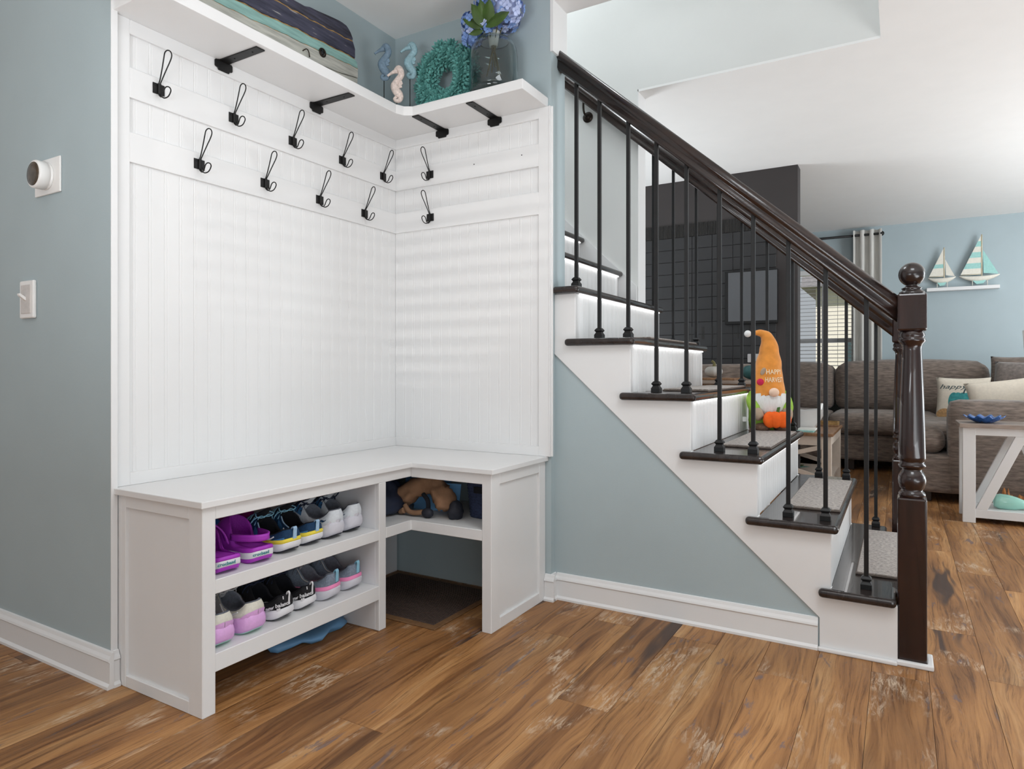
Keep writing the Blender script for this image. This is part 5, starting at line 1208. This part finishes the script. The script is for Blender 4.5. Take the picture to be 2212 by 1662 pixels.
def pumpkin(name, label, c, r, m, h=0.8, n=9):
    t = thing(name, label, 'pumpkin', c)
    mb = MB(); rs = []
    for i in range(13):
        ph = PI*max(0.04, min(0.96, i/12)); rs.append([(c[0]+r*math.sin(ph)*(1-0.10*abs(math.sin(n*a/2))**0.5*0+0.08*abs(math.cos(n*a/2)))*math.cos(a), c[1]+r*math.sin(ph)*(1+0.08*abs(math.cos(n*a/2)))*math.sin(a), c[2]+r*h*(1-math.cos(ph))*(1-0.04)-(0.12*r*max(0, math.cos(PI-ph))**6)+0.0006) for a in [2*PI*j/54 for j in range(54)]])
    put('shell', mb.rings(rs), m, t)
    z = c[2]+2*r*h*0.93
    put('stem', MB().tube(spline([(c[0], c[1], z-0.01), (c[0]+0.004, c[1], z+0.015), (c[0]-0.012, c[1], z+0.030)], 4), [0.012, 0.011, 0.010, 0.009, 0.008, 0.008, 0.008, 0.008, 0.008], 8), 'stem', t)
pumpkin('small_pumpkin', 'small white ribbed pumpkin sitting in the white caddy', (-0.69, 5.60, 0.4715), 0.072, 'pumpkingrey')
for i, (y, dz, lab) in enumerate(((5.37, 0.0, 'pale magazine lowest in the stack before the caddy'), (5.385, 0.012, 'white magazine on top of the stack before the caddy'))):
    q = put('magazine', B(-0.80+0.02*i, -0.545+0.01*i, y-0.085, y+0.085, 0.4606+dz, 0.472+dz), 'sailaqua' if i == 0 else 'paper', None, bevel=0.001); tag(centre(q), lab, 'magazine', 'magazines on the coffee table')
cy = thing('wooden_tray', 'small wooden tray at the far corner of the coffee table', 'tray', (-0.50, 6.02, 0.46))
put('tray_base', B(-0.60, -0.43, 5.93, 6.10, 0.4606, 0.472), 'tabletop2', cy, bevel=0.003)
put('tray_rim', MB().box(-0.60, -0.43, 5.93, 5.942, 0.472, 0.495).box(-0.60, -0.43, 6.088, 6.10, 0.472, 0.495).box(-0.60, -0.588, 5.942, 6.088, 0.472, 0.495).box(-0.442, -0.43, 5.942, 6.088, 0.472, 0.495), 'goldedge', cy, bevel=0.002)
pl = thing('leafy_plant', 'green leafy artificial plant on the coffee table lower shelf', 'plant', (-0.75, 5.65, 0.12))
for k in range(16):
    a = k*2.4; c = Vector((-0.75, 5.62, 0.125)); d = Vector((math.cos(a), math.sin(a), 0.6+0.5*(k % 3))).normalized(); sd = d.cross(Vector((0, 0, 1))).normalized()
    put('leaf', MB().grid(lambda u, v: c+d*0.17*u+sd*0.045*math.sin(PI*max(0.02, u*0.97))*(v-0.5)*2-Vector((0, 0, 0.05*u*u)), 6, 4), 'leaf' if k % 2 else 'wreath', pl, fix=False)
put('pot', MB().lathe([(0.035, 0.0005), (0.045, 0.03), (0.040, 0.035), (0.03, 0.01)], (-0.75, 5.62, 0.12), 16), 'rust', pl)

# side table with pumpkins just beyond the stairs, armchair behind it
sd_ = thing('side_table', 'white topped side table with brown edge beyond the stairs', 'table', (-0.98, 4.2, 0))
put('table_top', B(-1.33, -0.655, 3.98, 4.42, 0.836, 0.856), 'tabletop', sd_, bevel=0.003)
put('apron', B(-1.30, -0.70, 4.01, 4.39, 0.77, 0.836), 'tabletop2', sd_)
for x in (-1.30, -0.735):
    for y in (4.01, 4.355): put('leg', B(x, x+0.035, y, y+0.035, 0.0005, 0.77), 'white', sd_, bevel=0.002)
bd_ = tag(centre(put('serving_board', B(-1.16, -0.84, 4.03, 4.24, 0.8565, 0.871), 'tabletop2', None, bevel=0.003)), 'brown wooden board under the grey pumpkin', 'board')
pumpkin('grey_pumpkin', 'grey white pumpkin on a wooden board beyond the stairs', (-0.985, 4.13, 0.8712), 0.050, 'pumpkingrey', 0.78)
pumpkin('teal_pumpkin', 'deep teal pumpkin half hidden behind the orange gnome', (-0.775, 4.28, 0.8562), 0.070, 'pumpkinteal', 0.74)
ac = thing('armchair', 'dark taupe armchair back seen beyond the side table', 'armchair', (-1.4, 4.85, 0))
cushion('seat', -1.95, -0.80, 4.58, 5.15, 0.12, 0.46, 'sofa', ac, 0.05)
cushion('backrest', -1.95, -0.80, 4.58, 4.78, 0.40, 0.957, 'sofa', ac, 0.05)
for x in (-1.9, -0.86):
    for y in (4.62, 5.1): put('foot', B(x-0.03, x+0.03, y-0.03, y+0.03, 0.0005, 0.13), 'dark', ac)

# charcoal tiled fireplace wall
FY = 5.285
ch = struct('wall_fireplace', B(-5, -0.652, FY+0.012, FY+0.16, 0, H), 'char')
TX1_ = -0.80; th_ = 0.098; tw = 0.158
n_t = 0
zrow = [1.985-th_*k for k in range(1, 13)]
for z in zrow:
    for c in range(9):
        x1 = TX1_-tw*c
        if 1.157 < z+0.02 < 1.24 : pass
        o = put('tile', B(x1-tw+0.002, x1-0.002, FY+0.004, FY+0.0125, z+0.002, z+th_-0.002), 'tile', ch, bevel=0.001, seg=1)
        n_t += 1
def mosaic(z0, z1, x0, x1):
    x = x0; r_ = random.Random(int(z0*100))
    while x < x1:
        w = 0.012
        o = put('mosaic_stick', B(x, x+w-0.0018, FY+0.003+r_.uniform(0, 0.003), FY+0.0125, z0+0.001, z1-0.001), 'mosaic', ch); x += w
mosaic(1.985, 2.09, -2.04, -0.80)
mosaic(1.160, 1.262, -1.50, -0.98)
tv = thing('wall_screen', 'grey screen in a black frame on the charcoal tiled wall', 'screen', (-0.975, FY, 1.27))
put('frame', MB().prism([(-1.166, 1.268), (-0.786, 1.268), (-0.786, 1.676), (-1.166, 1.676)], FY-0.045, FY+0.003, 'y'), 'iron', tv, bevel=0.003)
put('panel', B(-1.140, -0.787, FY-0.0465, FY-0.044, 1.290, 1.664), 'screen', tv)
gb = tag(centre(put('picture_block', B(-1.00, -0.90, FY-0.035, FY+0.003, 0.975, 1.04), 'silver', None, bevel=0.004)), 'small grey block hung on the charcoal wall, beside the gnome hat', 'wall decor')

# window with blinds, neighbour's house outside
win = thing('window_1', 'white living room window with horizontal blinds and bright garden outside', 'window', (-1.07, LY, WZ0)); win['kind'] = 'structure'
del win['label'], win['category']
def wf(name, *a, m='white', bv=0.002): return put(name, B(*a), m, win, bevel=bv, seg=1)
wf('frame', WX0, WX0+0.06, LY-0.012, LY+0.09, WZ0, WZ1); wf('frame', WX1-0.05, WX1, LY-0.012, LY+0.09, WZ0, WZ1)
wf('frame', WX0+0.06, WX1-0.05, LY-0.012, LY+0.09, WZ1-0.05, WZ1); wf('sill', WX0-0.02, WX1+0.02, LY-0.03, LY+0.09, WZ0-0.03, WZ0+0.02)
wf('meeting_rail', WX0+0.06, WX1-0.05, LY+0.055, LY+0.085, 1.222, 1.262, m='silver')
for x in (-1.42, -1.07, -0.74): wf('sash_bar', x-0.008, x+0.008, LY+0.068, LY+0.082, WZ0, WZ1, m='silver')
put('pane', B(WX0+0.06, WX1-0.05, LY+0.072, LY+0.076, WZ0+0.02, WZ1-0.05), 'pane', win)
bl = thing('window_blind', 'white slatted blind hung across the living room window', 'blind', (-1.07, LY-0.02, WZ1))
put('head_rail', B(WX0+0.03, WX1-0.03, LY-0.055, LY-0.013, WZ1-0.06, WZ1-0.012), 'white', bl, bevel=0.002)
sl = MB().prism([(-0.020, -0.004), (0, 0.001), (0.020, 0.003), (0.020, 0.005), (0, 0.003), (-0.020, -0.002)], WX0+0.035, WX1-0.035, 'x').mesh('slat', 'silver')
for k in range(31):
    o = bpy.data.objects.new('slat', sl); COL.objects.link(o); o.parent = bl; o.location = Vector((0, LY-0.035, WZ1-0.09-k*0.042))-wloc(bl)
for x in (-1.55, -1.07, -0.58): put('cord', MB().tube([(x, LY-0.035, WZ0+0.05), (x, LY-0.035, WZ1-0.06)], 0.0018, 5), 'ink', bl)
rod = thing('curtain_rod', 'black curtain rod with round finial above the window', 'curtain rod', (-1.0, LY-0.09, 2.345))
put('pole', MB().tube([(-2.2, LY-0.09, 2.345), (-0.185, LY-0.09, 2.345)], 0.0125, 12), 'black', rod)
put('finial', MB().sphere((-0.165, LY-0.09, 2.345), 0.026, 14, 10), 'black', rod)
put('wall_bracket', MB().tube([(-0.26, LY-0.0005, 2.345), (-0.26, LY-0.09, 2.345)], 0.008, 8).lathe([(0.02, -0.0005), (0.02, -0.008)], (-0.26, LY, 2.345), 12, 'y'), 'black', rod)
def curtain(label, x0, x1, ph):
    t = thing('curtain', label, 'curtain', ((x0+x1)/2, LY-0.09, 0.4), group='grey curtains at the living room window')
    def f(u, v, s=0):
        a = u*2*PI*3+ph; return (lerp(x0, x1, u)+0.006*math.sin(a*2+v*2), LY-0.085-0.038*math.cos(a)*(0.75+0.25*v)+s*0.002, lerp(2.395, 0.06, v)+0.004*math.sin(a))
    put('drape', MB().grid(f, 60, 24).grid(lambda u, v: f(u, v, 1), 60, 24), 'drape', t, fix=False)
curtain('pale grey curtain gathered at the right of the living room window', -0.43, -0.165, 0.3)
nh = thing('house', 'beige neighbour house seen through the blinds', 'building', (-1.6, 15, -0.6))
put('wall', B(-1.45, 1.2, 14.5, 18, -0.6, 2.6), 'siding', nh); put('wall', B(-6.5, -2.3, 15.5, 19, -0.6, 1.0), 'siding', nh)
put('roof', MB().prism([(14.2, 2.55), (18.3, 2.55), (16.25, 4.2)], -1.7, 1.5, 'x'), 'roofing', nh)
put('window', B(-0.9, -0.2, 14.46, 14.52, 0.5, 1.5), 'ink', nh); put('window', B(-4.0, -3.2, 15.46, 15.52, 0.3, 1.3), 'ink', nh)
tag(centre(put('shrub', blob((-1.9, 12.5, 0.1), (0.7, 0.6, 0.7), 0.35, 5, 1.0, flat=-0.68), 'fir')), 'green shrub outside the living room window', 'shrub')
struct('ground_outside', B(-14, 10, 8.3, 40, -0.7, -0.6), 'lawn')

# floating shelf with two model sailboats
fs2 = tag(centre(put('floating_shelf', B(0.235, 0.836, LY-0.10, LY-0.0006, 1.712, 1.746), 'white', None, bevel=0.003)), 'narrow white floating shelf on the blue living room wall', 'shelf')
def sailboat(label, x, z, h, w, stripes_main, jib_m, y=LY-0.052):
    t = thing('model_sailboat', label, 'model boat', (x, y, z), group='model sailboats on the floating shelf')
    hz = z+0.035
    rs = []
    for i in range(13):
        u = i/12; xx = x-w/2+w*u; d = 0.052*math.sin(PI*min(1, max(0.02, u*0.96+0.02)))**0.7; wd_ = 0.022*math.sin(PI*max(0.02, min(0.98, u)))**0.6
        top = hz+0.060+0.012*(2*u-1)**2
        rs.append([(xx, y-wd_, top), (xx, y-wd_*0.85, top-d*0.55), (xx, y, top-d), (xx, y+wd_*0.85, top-d*0.55), (xx, y+wd_, top)])
    put('hull', MB().rings(rs, smooth=True), 'sail', t)
    put('keel', MB().prism([(x-0.05*w/0.3, hz+0.02), (x+0.05*w/0.3, hz+0.02), (x+0.03*w/0.3, hz-0.012), (x-0.02*w/0.3, hz-0.016)], y-0.006, y+0.006, 'y'), 'sailaqua', t)
    for dx in (-0.05, 0.06): put('stand_peg', MB().tube([(x+dx*w/0.3, y, z+0.0004), (x+dx*w/0.3, y, hz+0.02)], 0.0035, 6), 'sail', t)
    mx = x+0.02; ms = put('mast', MB().tube([(mx, y, hz+0.05), (mx, y, z+h)], 0.006, 8), 'mastwood', t)
    z0, zt = hz+0.085, z+h-0.01; xl = x-w*0.46
    n = 7
    for k in range(n):
        a, b = k/n, (k+1)/n
        q = lambda f: (lerp(xl, mx-0.006, f), lerp(z0, zt, f))
        m = 'sailaqua' if (stripes_main and k in stripes_main) else 'sail'
        put('sail_stripe', MB().prism([q(a), (mx-0.006, q(a)[1]), (mx-0.006, q(b)[1]), q(b)] if k < n-1 else [q(a), (mx-0.006, q(a)[1]), (mx-0.006, zt)], y-0.003, y+0.001, 'y'), m, ms, fix=True)
    put('jib', MB().prism([(mx+0.014, hz+0.09), (x+w*0.47, hz+0.075), (mx+0.010, z+h*0.70), (mx+0.010, z+h*0.70-0.004)], y-0.004, y, 'y'), jib_m, t)
    put('boom', MB().tube([(xl, y, z0-0.006), (mx, y, z0-0.004)], 0.0035, 6), 'mastwood', t)
sailboat('smaller white model sailboat with one aqua stripe, left on the floating shelf', 0.365, 1.7465, 0.405, 0.235, (2,), 'sail')
sailboat('larger model sailboat with aqua stripes and aqua jib, right on the floating shelf', 0.675, 1.7465, 0.505, 0.330, (1, 3, 5), 'sailaqua')

# glazed entrance door with a blind, behind the viewer: the low sun comes through it
dr = thing('door_1', '', '', (0.7, -3.3, 0)); del dr['label'], dr['category']; dr['kind'] = 'structure'
for a in ((0.0, 0.16, 0, 2.1), (1.24, 1.40, 0, 2.1), (0.16, 1.24, 1.97, 2.1), (0.16, 1.24, 0, 0.22)): put('frame', B(a[0], a[1], -3.32, -3.27, a[2], a[3]), 'white', dr, bevel=0.003)
ds_ = MB().prism([(-0.016, -0.010), (0.016, 0.007), (0.016, 0.009), (-0.016, -0.008)], 0.17, 1.23, 'x').mesh('slat', 'whiteplastic')
for k in range(44):
    o = bpy.data.objects.new('slat', ds_); COL.objects.link(o); o.parent = dr; o.location = Vector((0, -3.24, 0.26+k*0.0385))-wloc(dr)
